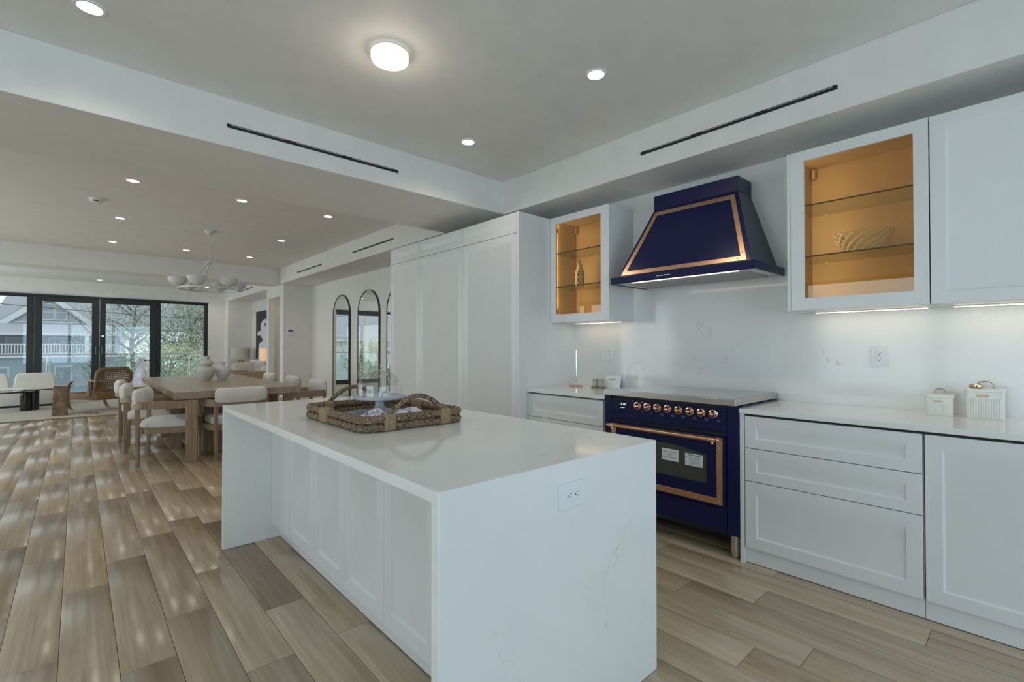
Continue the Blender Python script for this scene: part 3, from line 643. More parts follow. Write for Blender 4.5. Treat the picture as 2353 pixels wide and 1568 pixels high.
def outlet(lab, origin, ax, w_, h_, kind, cat='outlet'):
    # origin = centre on the wall, ax = direction to the right seen from the front; up is z
    A = Vector(ax); U = Vector((0, 0, 1)); F = A.cross(U)
    t = thing('wall_outlet', lab, cat, origin)
    def B(u0, u1, v0, v1, d0, d1):
        p = [Vector(origin) + A * u + U * v + F * d for d in (d0, d1) for u, v in ((u0, v0), (u1, v0), (u1, v1), (u0, v1))]
        return M().hexa(p)
    obj('cover_plate', B(-w_ / 2, w_ / 2, -h_ / 2, h_ / 2, 0.0003, 0.006), MT['white'], t, 0.002)
    def sock(cu, cv, rot):
        fw_, fh_ = (0.034, 0.066) if not rot else (0.066, 0.034)
        f = obj('socket_face', B(cu - fw_ / 2, cu + fw_ / 2, cv - fh_ / 2, cv + fh_ / 2, 0.006, 0.0078), MT['white'], t, 0.001)
        for s_ in (-1, 1):
            for du, dv, a, b in ((-0.006, 0.004, 0.0011, 0.0042), (0.006, 0.004, 0.0011, 0.0034), (0, -0.008, 0.0022, 0.0024)):
                if rot: u, v, a, b = cu + s_ * 0.017 + dv, cv - du, b, a
                else: u, v = cu + du, cv + s_ * 0.017 + dv
                obj('slot', B(u - a, u + a, v - b, v + b, 0.0076, 0.0082), MT['slot'], f)
    if kind == 'single': sock(0, 0, False)
    elif kind == 'wide': sock(0, 0, True)
    elif kind == 'combo':
        sock(0.024, 0, False); obj('switch_rocker', B(-0.041, -0.007, -0.033, 0.033, 0.006, 0.0095), MT['white'], t, 0.0015)
    elif kind == 'switch': obj('switch_rocker', B(-0.017, 0.017, -0.033, 0.033, 0.006, 0.0095), MT['white'], t, 0.0015)
    return t
outlet('white double outlet set into the island waterfall side', (1.2125, IY0, 0.805), (1, 0, 0), 0.137, 0.084, 'wide')
outlet('white outlet on the backsplash under the large glass cabinet', (WALLX, 0.658, 1.233), (0, -1, 0), 0.087, 0.131, 'single')
outlet('white switch and outlet plate on backsplash under small glass cabinet', (WALLX, 2.673, 1.234), (0, -1, 0), 0.14, 0.137, 'combo')
outlet('white light switch on wall beside the far window', (3.058, 16.2, 1.189), (1, 0, 0), 0.085, 0.12, 'switch', 'switch')
outlet('white light switch on wall below the thermostat', (3.334, 10.7, 1.185), (1, 0, 0), 0.085, 0.12, 'switch', 'switch')
t = thing('thermostat', 'small white wall thermostat with dark screen beside the mirrors', 'thermostat', (3.335, 10.7, 1.60))
obj('case', M().box(3.275, 3.395, 10.678, 10.6998, 1.535, 1.665), MT['white'], t, 0.004)
obj('screen', M().box(3.29, 3.38, 10.676, 10.678, 1.60, 1.652), MT['screen'], t)

# ------------------------------------------------------------------ things on the counters
t = thing('paper_towel_holder', 'chrome paper towel rod on a round terracotta base beside the pantry', 'holder', (3.42, 2.89, 0.921))
obj('base', M().lathe([(0.058, 0.0), (0.062, 0.004), (0.062, 0.011), (0.057, 0.015)], (3.42, 2.89, 0.9212), 32), MT['pink'], t)
obj('rod', M().cyl((3.42, 2.89, 0.935), (3.42, 2.89, 1.262), 0.0065, 14), MT['chrome'], t)
o = tag(obj('wooden_tray', M().loft([[(x, y, z) for x, y in rrect(3.40 - q, 3.455 + q, 2.575 - q, 2.705 + q, 0.012)] for z, q in ((0.9212, -0.003), (0.925, 0.0), (0.9345, 0.002))]), MT['rattan_wood']), 'small wooden tray under the two grey shakers', 'tray')
for y, lab in ((2.672, 'grey stone shaker on wooden tray, next to the towel holder side'), (2.608, 'grey stone shaker on wooden tray, next to the white card')):
    t = thing('shaker', lab, 'shaker', (3.428, y, 0.9347))
    obj('body', M().lathe([(0.022, 0), (0.0245, 0.002), (0.0245, 0.052), (0.0235, 0.054)], (3.428, y, 0.9347), 24), MT['grey_stone'], t)
    obj('cap', M().lathe([(0.0235, 0.055), (0.0245, 0.056), (0.0245, 0.070), (0.022, 0.0725)], (3.428, y, 0.9347), 24), MT['grey_stone'], t)
t = thing('brochure_card', 'white folded card standing on counter behind the cooktop', 'card', (3.52, 2.53, 0.921))
obj('front_sheet', M().hexa([(3.478, 2.452, 0.9213), (3.480, 2.452, 0.9213), (3.480, 2.616, 0.9213), (3.478, 2.616, 0.9213), (3.508, 2.452, 1.034), (3.510, 2.452, 1.034), (3.510, 2.616, 1.034), (3.508, 2.616, 1.034)]), MT['paper'], t)
obj('back_sheet', M().hexa([(3.556, 2.412, 0.9213), (3.558, 2.412, 0.9213), (3.558, 2.60, 0.9213), (3.556, 2.60, 0.9213), (3.512, 2.412, 1.032), (3.514, 2.412, 1.032), (3.514, 2.60, 1.032), (3.512, 2.60, 1.032)]), MT['paper'], t)
sl = Vector((0.030, 0, 0.1127)).normalized()
text('lettering', 'BAPRERI', 0.017, MT['ink'], t, (3.478 + 0.030 * 0.72 - 0.0006, 2.537, 0.9213 + 0.1127 * 0.72), (0, -1, 0), sl)

def canister(lab, x0, x1, y0, y1, h, fine):
    cx, cy_ = (x0 + x1) / 2, (y0 + y1) / 2; zb = 0.9212
    t = thing('canister', lab, 'canister', (cx, cy_, zb)); lidh = 0.017
    b = M(); rings = []
    def ribbed(z):
        pts = []; nb = int(round((y1 - y0 - 0.02) / fine))
        base = rrect(x0, x1, y0, y1, 0.008, 4)
        return [(x, y, z) for x, y in base]
    b.loft([ribbed(zb), ribbed(zb + h - lidh)])
    obj('body', b, MT['porcelain'], t, 0.001)
    nb = int((y1 - y0 - 0.016) / fine)
    rb = M()
    for i in range(nb):
        y = y0 + 0.010 + (i + 0.5) * (y1 - y0 - 0.02) / nb
        rb.tube([(x0 + 0.0005, y, zb + 0.006), (x0 + 0.0005, y, zb + h - lidh - 0.033)], fine * 0.40, 8)
    obj('fluting', rb, MT['porcelain'], t)
    l = M().loft([[(x, y, z) for x, y in rrect(x0 - q, x1 + q, y0 - q, y1 + q, 0.010, 4)] for z, q in ((zb + h - lidh, 0.0025), (zb + h - lidh + 0.001, 0.004), (zb + h - 0.002, 0.004), (zb + h, 0.001))])
    obj('lid', l, MT['porcelain'], t)
    ph = [(-0.0215, 0), (-0.018, 0.0048), (0.018, 0.0048), (0.0215, 0), (0.018, -0.0048), (-0.018, -0.0048)]
    k = (y1 - y0) / 0.115
    obj('label_plate', M().prism([(cy_ + 0.006 + u * k * 0.9, zb + h - lidh - 0.019 + v * k) for u, v in ph], FX, x0 - 0.0025, x0 + 0.001), MT['brass'], t)
    hr = 0.026 * k; hp = [(cx, cy_ + hr * math.cos(PI * i / 14), zb + h + 0.006 + hr * 0.92 * math.sin(PI * i / 14)) for i in range(15)]
    hm = M().tube(hp, 0.0019, 8)
    for s_ in (-1, 1): hm.tube([(cx, cy_ + s_ * hr, zb + h - 0.001), (cx, cy_ + s_ * hr, zb + h + 0.010)], 0.003, 8).box(cx - 0.003, cx + 0.003, cy_ + s_ * hr - 0.006, cy_ + s_ * hr + 0.006, zb + h + 0.007, zb + h + 0.0095)
    obj('handle', hm, MT['brass'], t)
    return t
canister('smaller white fluted canister with arched brass handle on counter', 3.42, 3.53, 0.314, 0.424, 0.113, 0.0095)
canister('larger white fluted canister with brass ring resting on its lid', 3.43, 3.565, 0.124, 0.266, 0.154, 0.0095)
rgm = M(); rgm.lathe([(0.021, 0.0), (0.0255, 0.004), (0.0265, 0.010), (0.0255, 0.017), (0.021, 0.021), (0.018, 0.018), (0.0175, 0.004), (0.021, 0.0)], (3.462, 0.228, 1.0758), 28, caps=(False, False))
tag(obj('brass_ring', rgm, plain('shiny_brass', (0.62, 0.46, 0.27), 0.12, 1.0)), 'thick shiny brass ring lying on the larger canister lid', 'ring')

# basket bowl and bottle inside the lit cabinets
t = thing('basket_bowl', 'white lattice porcelain bowl on lower shelf of large glass cabinet', 'bowl', (3.43, 0.70, 1.8425))
bm_ = M(); bx_, by_, bz_ = 3.43, 0.70, 1.8425
def bowl_pt(a, h):      # h 0..1 from foot to rim, oval
    r = 0.55 + 0.45 * h ** 0.8
    return (bx_ + 0.075 * r * math.cos(a) * 1.25, by_ + 0.145 * r * math.sin(a), bz_ + 0.012 + 0.105 * h)
base = M().loft([[(bx_ + 0.075 * q * math.cos(2 * PI * i / 28) * 1.25, by_ + 0.145 * q * math.sin(2 * PI * i / 28), bz_ + z) for i in range(28)] for q, z in ((0.50, 0.0), (0.58, 0.004), (0.60, 0.02))])
obj('foot', base, MT['porcelain'], t)
for i in range(14):
    a0 = 2 * PI * i / 14
    obj('strand', M().tube([bowl_pt(a0 + 1.25 * h, h) for h in [j / 12 for j in range(13)]], lambda q: 0.0075 + 0.003 * math.sin(PI * q), 8), MT['porcelain'], t)
bk = M()
for i in range(14):
    a0 = 2 * PI * i / 14; bk.tube([bowl_pt(a0 - 1.1 * h, h * 0.96) for h in [j / 10 for j in range(11)]], 0.0045, 6)
obj('lattice', bk, MT['porcelain'], t)
rim = M().tube([(lambda p, q: (p[0], p[1], p[2] + 0.008 * math.sin(14 * q)))(bowl_pt(2 * PI * i / 84, 0.99), 2 * PI * i / 84) for i in range(84)], 0.0055, 8, closed=True)
obj('rim', rim, MT['porcelain'], t)
t = thing('painted_bottle', 'white bottle with dark painted spots on small glass cabinet shelf', 'bottle', (3.44, 2.862, 1.8425))
prof = [(0.040, 0.0), (0.0425, 0.004), (0.0425, 0.135), (0.039, 0.152), (0.026, 0.178), (0.0215, 0.19), (0.0225, 0.205), (0.027, 0.208), (0.026, 0.212), (0.016, 0.213)]
obj('body', M().lathe(prof, (3.44, 2.862, 1.8425), 28), MT['porcelain'], t)
obj('stopper', M().tube([(3.44, 2.862, 2.05), (3.44, 2.862, 2.075), (3.44, 2.858, 2.09), (3.44, 2.866, 2.098), (3.44, 2.872, 2.09)], 0.007, 8), MT['pink'], t)
for r_ in range(6):
    for c_ in range(9):
        a = 2 * PI * (c_ + 0.5 * (r_ % 2)) / 9; big_ = (c_ + r_) % 2; z = 1.8425 + 0.016 + r_ * 0.024
        if big_ and r_ % 2 == 0: sa, sz = 0.009, 0.017
        else: sa, sz = 0.0055, 0.009
        P_ = []
        for q in range(10):
            u = sa * math.cos(2 * PI * q / 10) / 0.043; v = sz * math.sin(2 * PI * q / 10)
            P_.append((3.44 + 0.0432 * math.cos(a + u), 2.862 + 0.0432 * math.sin(a + u), z + v))
        obj('painted_spot', M().add(P_, [tuple(range(10))]), MT['napC'], t, flat=True)

# tray with cake stand on the island
TX0, TX1, TY0, TY1 = 0.912, 1.435, 1.957, 2.648
t = thing('woven_tray', 'rectangular seagrass rope tray with arched handles on the island', 'tray', ((TX0 + TX1) / 2, (TY0 + TY1) / 2, IZ))
def rope(pts, r, closed, lobes=3, pitch=0.075, n=18):
    pts = [Vector(p) for p in pts]; Nn = len(pts); m = M(); rings = []; s = 0.0
    for i in range(Nn):
        tt = ((pts[(i + 1) % Nn] - pts[i - 1]) if closed else (pts[min(i + 1, Nn - 1)] - pts[max(i - 1, 0)])).normalized()
        a = Vector((0, 0, 1)) if abs(tt.z) < 0.95 else Vector((1, 0, 0))
        nr = (a - tt * a.dot(tt)).normalized(); bn = tt.cross(nr)
        if i: s += (pts[i] - pts[i - 1]).length
        rg = []
        for j in range(n):
            th = 2 * PI * j / n; q = lobes * (th - 2 * PI * s / (pitch * lobes))
            rr = r * (0.82 + 0.22 * abs(math.cos(q / 2)))
            rg.append(tuple(pts[i] + (nr * math.cos(th) + bn * math.sin(th)) * rr))
        rings.append(rg)
    if closed: rings.append(rings[0])
    return m.loft(rings, (not closed, not closed))
def dense(pts, step, closed=True):
    P_ = [Vector(p) for p in pts]; out = []
    for i in range(len(P_) if closed else len(P_) - 1):
        a, b = P_[i], P_[(i + 1) % len(P_)]; k = max(1, int((b - a).length / step))
        out += [a + (b - a) * (j / k) for j in range(k)]
    if not closed: out.append(P_[-1])
    return out
for z in (0.9338, 0.9700):
    obj('rope_rim', rope(dense([(x, y, z) for x, y in rrect(TX0, TX1, TY0, TY1, 0.055, 8)], 0.0045), 0.0182, True, 5, 0.05, 20), MT['rope'], t)
obj('woven_base', M().box(TX0 + 0.005, TX1 - 0.005, TY0 + 0.02, TY1 - 0.02, 0.917, 0.926), MT['raffia'], t)
for y in (TY0, TY1):
    hp = []
    for i in range(41):
        q = i / 40; x = 1.02 + (1.335 - 1.02) * q
        hp.append((x, y, 0.970 + 0.092 * math.sin(PI * q) ** 0.9))
    obj('handle', rope(hp, 0.0115, False, 5, 0.03, 16), MT['rope'], t)
    for x in (1.03, 1.325):
        obj('binding', M().loft([[(x + dx, y + 0.0225 * c_, z_) for c_, z_ in ((-0.75, 0.916), (-1.0, 0.926), (-1.0, 0.978), (-0.7, 0.992), (0.7, 0.992), (1.0, 0.978), (1.0, 0.926), (0.75, 0.916))] for dx in (-0.027, 0.027)]), MT['raffia'], t, 0.006)
for x in (TX0, TX1):
    obj('binding', M().loft([[(x + 0.0225 * c_, 2.37 + dy, z_) for c_, z_ in ((-0.75, 0.916), (-1.0, 0.926), (-1.0, 0.978), (-0.7, 0.992), (0.7, 0.992), (1.0, 0.978), (1.0, 0.926), (0.75, 0.916))] for dy in (-0.05, 0.05)]), MT['raffia'], t, 0.006)
SX, SY = 1.195, 2.37
tag(obj('platter', M().lathe([(0.05, 0.0), (0.17, 0.0), (0.205, 0.008), (0.208, 0.012), (0.203, 0.013), (0.165, 0.006), (0.0005, 0.005)], (SX, SY, 0.9262), 48), MT['platter']), 'round slate-blue platter lying in the rope tray under the cake stand', 'platter')
t = thing('cake_stand', 'marbled grey ceramic cake stand standing in the rope tray', 'cake stand', (SX, SY, 0.932))
obj('foot', M().lathe([(0.068, 0.0), (0.072, 0.004), (0.066, 0.010), (0.045, 0.024), (0.028, 0.036), (0.024, 0.046), (0.024, 0.072), (0.034, 0.082)], (SX, SY, 0.9325), 40), MT['bisque'], t)
obj('plate', M().lathe([(0.034, 0.080), (0.120, 0.083), (0.134, 0.085), (0.137, 0.089), (0.137, 0.099), (0.132, 0.101), (0.126, 0.098), (0.0005, 0.097)], (SX, SY, 0.9325), 56), MT['bisque'], t)
t = thing('glass_cloche', 'clear glass dome with ball knob over the cake stand', 'cloche', (SX, SY, 1.031))
dp_ = [(0.114, 0.0), (0.114, 0.045), (0.110, 0.070), (0.099, 0.094), (0.079, 0.115), (0.050, 0.130), (0.012, 0.138)]
obj('dome', M().lathe(dp_ + [(r - 0.003 if r > 0.02 else r, z - 0.003 if z > 0.1 else z) for r, z in reversed(dp_)], (SX, SY, 1.031), 64, caps=(False, False)), MT['dome'], t)
obj('knob', M().lathe([(0.010, 0.136), (0.008, 0.142), (0.0125, 0.148), (0.0145, 0.155), (0.0125, 0.162), (0.006, 0.168), (0.0005, 0.169)], (SX, SY, 1.031), 24), MT['dome'], t)
def napkin(lab, cx, cy_, rz, sx, sy, h, seed):
    rnd = random.Random(seed); m = M(); nx, ny = 6, 5; P_ = {}
    for i in range(nx + 1):
        for j in range(ny + 1):
            u, v = i / nx - 0.5, j / ny - 0.5
            e = max(0, 1 - (2 * u) ** 2) * max(0, 1 - (2 * v) ** 2)
            z = 0.9415 + h * e * (0.45 + 0.75 * rnd.random()) + 0.004 * rnd.random()
            x = u * sx * (1 + rnd.uniform(-.08, .08)); y = v * sy * (1 + rnd.uniform(-.08, .08))
            P_[i, j] = (cx + x * math.cos(rz) - y * math.sin(rz), cy_ + x * math.sin(rz) + y * math.cos(rz), z)
    for i in range(nx):
        for j in range(ny):
            a, b, c, d = P_[i, j], P_[i + 1, j], P_[i + 1, j + 1], P_[i, j + 1]
            tri = ((a, b, c), (a, c, d)) if (i + j) % 2 else ((a, b, d), (b, c, d))
            for q in tri: m.add(q, [(0, 1, 2)], rnd.choice((0, 0, 0, 1, 1, 2)))
    return tag(obj('napkin', m, [MT['napA'], MT['napB'], MT['napC']], flat=True), lab, 'napkin')
napkin('crumpled geometric napkin at foot of cake stand, toward the worktop corner', 1.075, 2.185, 0.4, 0.17, 0.12, 0.045, 3)
napkin('crumpled geometric napkin beside cake stand under the tray handle', 1.275, 2.19, -0.3, 0.17, 0.12, 0.04, 8)

# ------------------------------------------------------------------ ceiling fittings
def downlight(x, y, lab, grp, power=7.0):
    t = thing('recessed_downlight', lab, 'light', (x, y, ZC), group=grp)
    obj('trim_ring', M().lathe([(0.047, -0.002), (0.050, -0.007), (0.060, -0.006), (0.063, -0.0005)], (x, y, ZC), 32, caps=(False, False)), MT['white'], t)
    obj('lens', M().lathe([(0.0005, -0.003), (0.047, -0.003), (0.047, -0.001), (0.0005, -0.001)], (x, y, ZC), 28), MT['down'], t)
    l = bpy.data.lights.new('downlight_lamp', 'SPOT'); l.energy = power; l.spot_size = math.radians(150); l.spot_blend = 0.8; l.shadow_soft_size = 0.045; l.color = (1.0, 0.90, 0.77)
    o = bpy.data.objects.new('downlight_lamp', l); COL.objects.link(o); o.parent = t; o.location = (0, 0, -0.012)
for x, y in ((0.03, 3.066), (2.296, 1.782), (2.30, 3.062)): downlight(x, y, 'round recessed downlight in the kitchen ceiling by the drum light', 'kitchen downlights', 17)
for x in (0.39, 1.352, 2.32):
    for y in (6.0, 7.86, 9.71):
        if x == 1.352 and y == 7.86: continue
        downlight(x, y, 'round recessed downlight in the dining ceiling around the chandelier', 'dining downlights', 20)
for x, y in ((0.384, 15.5), (2.643, 15.5)): downlight(x, y, 'round recessed downlight in living ceiling beside the far glazing', 'living room downlights', 20)
downlight(4.2, 11.42, 'unseen downlight added to light the hall opening', 'added hall downlight', 26)  # lamp added out of sight to brighten the hall interior
t = thing('flush_ceiling_light', 'glowing white opal drum light on the kitchen ceiling', 'light', (1.27, 2.41, ZC))
obj('base_plate', M().lathe([(0.088, -0.014), (0.09, -0.0005)], (1.27, 2.41, ZC), 40), MT['plaster'], t)
obj('drum', M().lathe([(0.0005, -0.062), (0.085, -0.062), (0.098, -0.056), (0.103, -0.046), (0.103, -0.018), (0.098, -0.014)], (1.27, 2.41, ZC), 48), MT['drum'], t)
obj('glow_centre', M().lathe([(0.0005, -0.0635), (0.055, -0.0632), (0.066, -0.0622)], (1.27, 2.41, ZC), 40), MT['drum_hot'], t)
l = bpy.data.lights.new('drum_lamp', 'POINT'); l.energy = 2.2; l.shadow_soft_size = 0.06; l.color = (1.0, 0.86, 0.68)
o = bpy.data.objects.new('drum_lamp', l); COL.objects.link(o); o.parent = t; o.location = (0, 0, -0.13)
t = thing('smoke_detector', 'round white smoke detector on the dining ceiling', 'detector', (0.138, 7.015, ZC))
obj('base', M().lathe([(0.066, -0.012), (0.068, -0.0005)], (0.138, 7.015, ZC), 36), MT['white'], t)
obj('body', M().lathe([(0.0005, -0.042), (0.035, -0.042), (0.048, -0.036), (0.056, -0.026), (0.058, -0.012)], (0.138, 7.015, ZC), 36), MT['white'], t)
obj('vent_slot', M().box(0.105, 0.16, 6.955, 6.965, ZC - 0.036, ZC - 0.028), MT['slot'], t)
def slot_vent(lab, p0, p1, axis, d):
    cx = [(p0[i] + p1[i]) / 2 for i in range(3)]
    t = thing('slot_vent', lab, 'vent', cx)
    if axis == 'y':
        obj('opening', M().box(p0[0], p1[0], d - 0.0025, d - 0.0005, p0[2], p1[2]), MT['vent'], t)
        for k in range(3):
            a = p0[0] + (p1[0] - p0[0]) * (0.02 + 0.33 * k); b = a + (p1[0] - p0[0]) * 0.27
            obj('blade', M().box(a, b, d - 0.004, d - 0.0026, p1[2] - 0.008, p1[2] - 0.004), MT['grey_stone'], t)
    else:
        obj('opening', M().box(d - 0.0025, d - 0.0005, p0[1], p1[1], p0[2], p1[2]), MT['vent'], t)
        for k in range(3):
            a = p0[1] + (p1[1] - p0[1]) * (0.02 + 0.33 * k); b = a + (p1[1] - p0[1]) * 0.27
            obj('blade', M().box(d - 0.004, d - 0.0026, a, b, p1[2] - 0.008, p1[2] - 0.004), MT['grey_stone'], t)
slot_vent('black linear slot vent in the wide ceiling beam', (0.715, 0, 2.735), (1.965, 0, 2.760), 'y', 3.579)
slot_vent('black linear slot vent in the soffit above the range hood', (0, 0.75, 2.733), (0, 2.016, 2.758), 'x', 3.137)
slot_vent('black linear slot vent in dining soffit nearest the pantry cabinets', (0, 5.846, 2.735), (0, 7.128, 2.758), 'x', 3.137)
slot_vent('black linear slot vent in dining soffit near the thermostat wall', (0, 8.394, 2.715), (0, 9.643, 2.738), 'x', 3.137)
slot_vent('black linear slot vent in living room soffit above the sofa', (0, 13.1, 2.755), (0, 14.6, 2.780), 'x', 3.2)

# ------------------------------------------------------------------ dining set
t = thing('dining_table', 'long pale oak dining table with thick top and slab pedestals', 'table', (1.47, 8.2, 0))
obj('table_top', M().box(0.797, 2.14, 6.41, 10.02, 0.702, 0.785), MT['oak_h'], t, 0.003)
for y in (6.87, 9.25): obj('pedestal', M().box(1.14, 1.66, y, y + 0.3, 0, 0.702), MT['oak'], t, 0.004)
def make_chair():
    t = thing('dining_chair', 'x', 'chair', (0, 0, 0))
    def U(hw, fy, by, r, n=8):
        return [(-hw, fy), (-hw, (fy + by + r) / 2), (-hw, by + r)] + arc(-hw + r, by + r, r, 180, 270, n)[1:] + [(0, by)] + arc(hw - r, by + r, r, 270, 360, n) + [(hw, (fy + by + r) / 2), (hw, fy)]
    obj('arm_band', M().ribbon(U(0.315, 0.30, -0.30, 0.17), 0.607, 0.692, 0.032), MT['oak'], t, 0.004, w=False)
    obj('seat_rail', M().ribbon(U(0.285, 0.27, -0.275, 0.2), 0.335, 0.395, 0.03), MT['oak'], t, 0.003, w=False)
    # seat cushion
    path = U(0.27, 0.27, -0.265, 0.2); rings = []
    for s_, z in ((0.93, 0.385), (1.0, 0.405), (1.0, 0.43), (0.95, 0.462), (0.82, 0.482), (0.5, 0.49)):
        rings.append([(x * s_, 0.0 + y * s_, z) for x, y in path])
    obj('seat_cushion', M().loft(rings), MT['fabric'], t, 0, w=False)
    # padded back: thick cushion following the rear of the band
    bp_ = [p for p in U(0.300, 0.30, -0.285, 0.17, 10) if p[1] < -0.235]
    rings = []; P_ = [Vector(p) for p in bp_]
    for i, p in enumerate(P_):
        tg = (P_[min(i + 1, len(P_) - 1)] - P_[max(i - 1, 0)]).normalized(); nn = Vector((-tg.y, tg.x))
        e = 0.86 if i in (0, len(P_) - 1) else 1.0
        prof = [(-0.038, 0.665), (-0.045, 0.72), (-0.042, 0.785), (-0.024, 0.815), (0.006, 0.822), (0.034, 0.808), (0.05, 0.77), (0.055, 0.70), (0.05, 0.64), (0.03, 0.615), (-0.01, 0.62)]
        rings.append([(p.x + nn.x * a, p.y + nn.y * a, 0.72 + (z - 0.72) * e) for a, z in prof])
    obj('back_cushion', M().loft(rings), MT['fabric'], t, 0.012, w=False)
    for s_ in (-1, 1):
        obj('rear_leg', M().hexa([(s_ * 0.25 - 0.015, -0.268, 0), (s_ * 0.25 + 0.015, -0.268, 0), (s_ * 0.25 + 0.015, -0.236, 0), (s_ * 0.25 - 0.015, -0.236, 0),
                                  (s_ * 0.258 - 0.019, -0.275, 0.61), (s_ * 0.258 + 0.019, -0.275, 0.61), (s_ * 0.258 + 0.019, -0.237, 0.61), (s_ * 0.258 - 0.019, -0.237, 0.61)]), MT['oak'], t, 0.003, w=False)
        obj('front_leg', M().box(s_ * 0.315 - 0.018, s_ * 0.315 + 0.018, 0.19, 0.305, 0, 0.694), MT['oak'], t, 0.003, w=False)
    return t
proto = make_chair()
def heading(deg): return math.radians(deg - 90)
chairs = [(0.80, 6.76, -16, 'oak dining chair with cream cushions at table corner, angled, facing mirrors'),
          (0.72, 7.70, -7, 'oak dining chair with cream cushions in middle of row facing mirrors'),
          (0.71, 8.68, -5, 'oak dining chair with cream cushions closest to rattan armchair'),
          (1.41, 6.52, 92, 'oak dining chair at table head with its back to the kitchen island'),
          (2.30, 6.98, 180, 'oak dining chair along mirror side, closest to kitchen island'),
          (2.30, 8.05, 180, 'oak dining chair along mirror side, middle of the row'),
          (2.30, 9.30, 180, 'oak dining chair along mirror side, closest to living room')]
for i, (x, y, a, lab) in enumerate(chairs):
    o = proto if i == 0 else copy_tree(proto)
    o.location = (x, y, 0); o.rotation_euler = (0, 0, heading(a)); o['label'] = lab; o['group'] = 'oak dining chairs'
tag(obj('vase', M().lathe([(0.050, 0), (0.052, 0.012), (0.085, 0.05), (0.112, 0.10), (0.120, 0.145), (0.116, 0.175), (0.096, 0.195), (0.060, 0.207), (0.066, 0.222), (0.087, 0.245), (0.091, 0.262), (0.080, 0.285), (0.050, 0.305), (0.044, 0.318), (0.045, 0.366), (0.040, 0.367), (0.038, 0.32)], (1.423, 8.361, 0.786), 44, caps=(True, False)), MT['ceramic_g']), 'tall grey double-gourd ceramic vase on the dining table', 'vase')
t = thing('jug_vase', 'white round ceramic jug with two small handles on dining table', 'vase', (1.655, 8.475, 0.786))
obj('body', M().lathe([(0.056, 0), (0.058, 0.010), (0.085, 0.05), (0.104, 0.10), (0.108, 0.14), (0.098, 0.172), (0.070, 0.194), (0.038, 0.205), (0.035, 0.235), (0.040, 0.268), (0.043, 0.275), (0.038, 0.276), (0.032, 0.24)], (1.655, 8.475, 0.786), 40, caps=(True, False)), MT['ceramic_w'], t)
obj('handle', M().tube([(1.693, 8.475, 1.055), (1.728, 8.475, 1.055), (1.738, 8.475, 1.02), (1.733, 8.475, 0.975)], 0.008, 8), MT['ceramic_w'], t)
obj('handle', M().tube([(1.618, 8.475, 1.05), (1.588, 8.475, 1.035), (1.568, 8.475, 1.0), (1.561, 8.475, 0.965)], 0.008, 8), MT['ceramic_w'], t)

# chandelier
CXc, CYc, RZ, RR = 1.37, 7.89, 2.103, 0.365
t = thing('chandelier', 'white plaster ring chandelier with six bowl shades over dining table', 'chandelier', (CXc, CYc, ZC))
obj('canopy', M().lathe([(0.008, -0.062), (0.03, -0.05), (0.055, -0.03), (0.066, -0.008), (0.066, -0.0005)], (CXc, CYc, ZC), 32), MT['plaster'], t)
obj('stem', M().cyl((CXc, CYc, ZC - 0.06), (CXc, CYc, 2.49), 0.0055, 10), MT['plaster'], t)
obj('hub', M().lathe([(0.008, 0.05), (0.012, 0.03), (0.045, 0.022), (0.048, 0.008), (0.030, -0.006), (0.014, -0.018)], (CXc, CYc, 2.468), 24), MT['plaster'], t)
obj('ring', M().tube([(CXc + RR * math.cos(2 * PI * i / 72), CYc + RR * math.sin(2 * PI * i / 72), RZ) for i in range(72)], 0.0125, 10, closed=True), MT['plaster'], t)
a0 = math.degrees(math.atan2(7.89, 1.37)) - 90      # sight line; bowls straddle it
for i in range(3):
    a = math.radians(a0 - 12 + 120 * i)
    obj('arm', M().cyl((CXc + 0.03 * math.cos(a), CYc + 0.03 * math.sin(a), 2.462), (CXc + RR * math.cos(a), CYc + RR * math.sin(a), RZ), 0.0095, 10), MT['plaster'], t)
for i in range(6):
    a = math.radians(a0 + 8 + 60 * i); x, y = CXc + RR * math.cos(a), CYc + RR * math.sin(a)
    bw = obj('bowl_shade', M().lathe([(0.012, 0.012), (0.028, 0.020), (0.066, 0.036), (0.098, 0.070), (0.114, 0.110), (0.118, 0.135), (0.112, 0.135), (0.092, 0.076), (0.06, 0.046), (0.0005, 0.033)], (x, y, RZ), 32), MT['plaster'], t)
    obj('bowl_pin', M().cyl((x, y, RZ - 0.02), (x, y, RZ + 0.02), 0.011, 10), MT['plaster'], bw)

# mirrors
for lab, y0, y1 in (('arched floor-length mirror nearest the thermostat wall', 8.685, 9.468), ('arched floor-length mirror in the middle of the three', 7.50, 8.33), ('arched floor-length mirror partly hidden by the pantry cabinets', 6.40, 7.23)):
    cyy, r = (y0 + y1) / 2, (y1 - y0) / 2; z1 = 2.293 - r
    t = thing('arched_mirror', lab, 'mirror', (3.775, cyy, 0.12))
    poly = [(y0, 0.12), (y1, 0.12)] + arc(cyy, z1, r, 0, 180, 28)
    ip = [(cyy + (y - cyy) * (1 - 0.012 / r), z + (0.012 if z < 0.2 else (-0.012 if z > z1 + r * 0.7 else 0))) for y, z in poly]
    f = M()
    for k in range(len(poly)):
        q = (k + 1) % len(poly)
        f.hexa([(3.760, *poly[k]), (3.789, *poly[k]), (3.789, *ip[k]), (3.760, *ip[k]), (3.760, *poly[q]), (3.789, *poly[q]), (3.789, *ip[q]), (3.760, *ip[q])])
    obj('frame', f, MT['black'], t)
    obj('mirror_glass', M().prism(ip, FX, 3.766, 3.786), MT['mirror'], t)

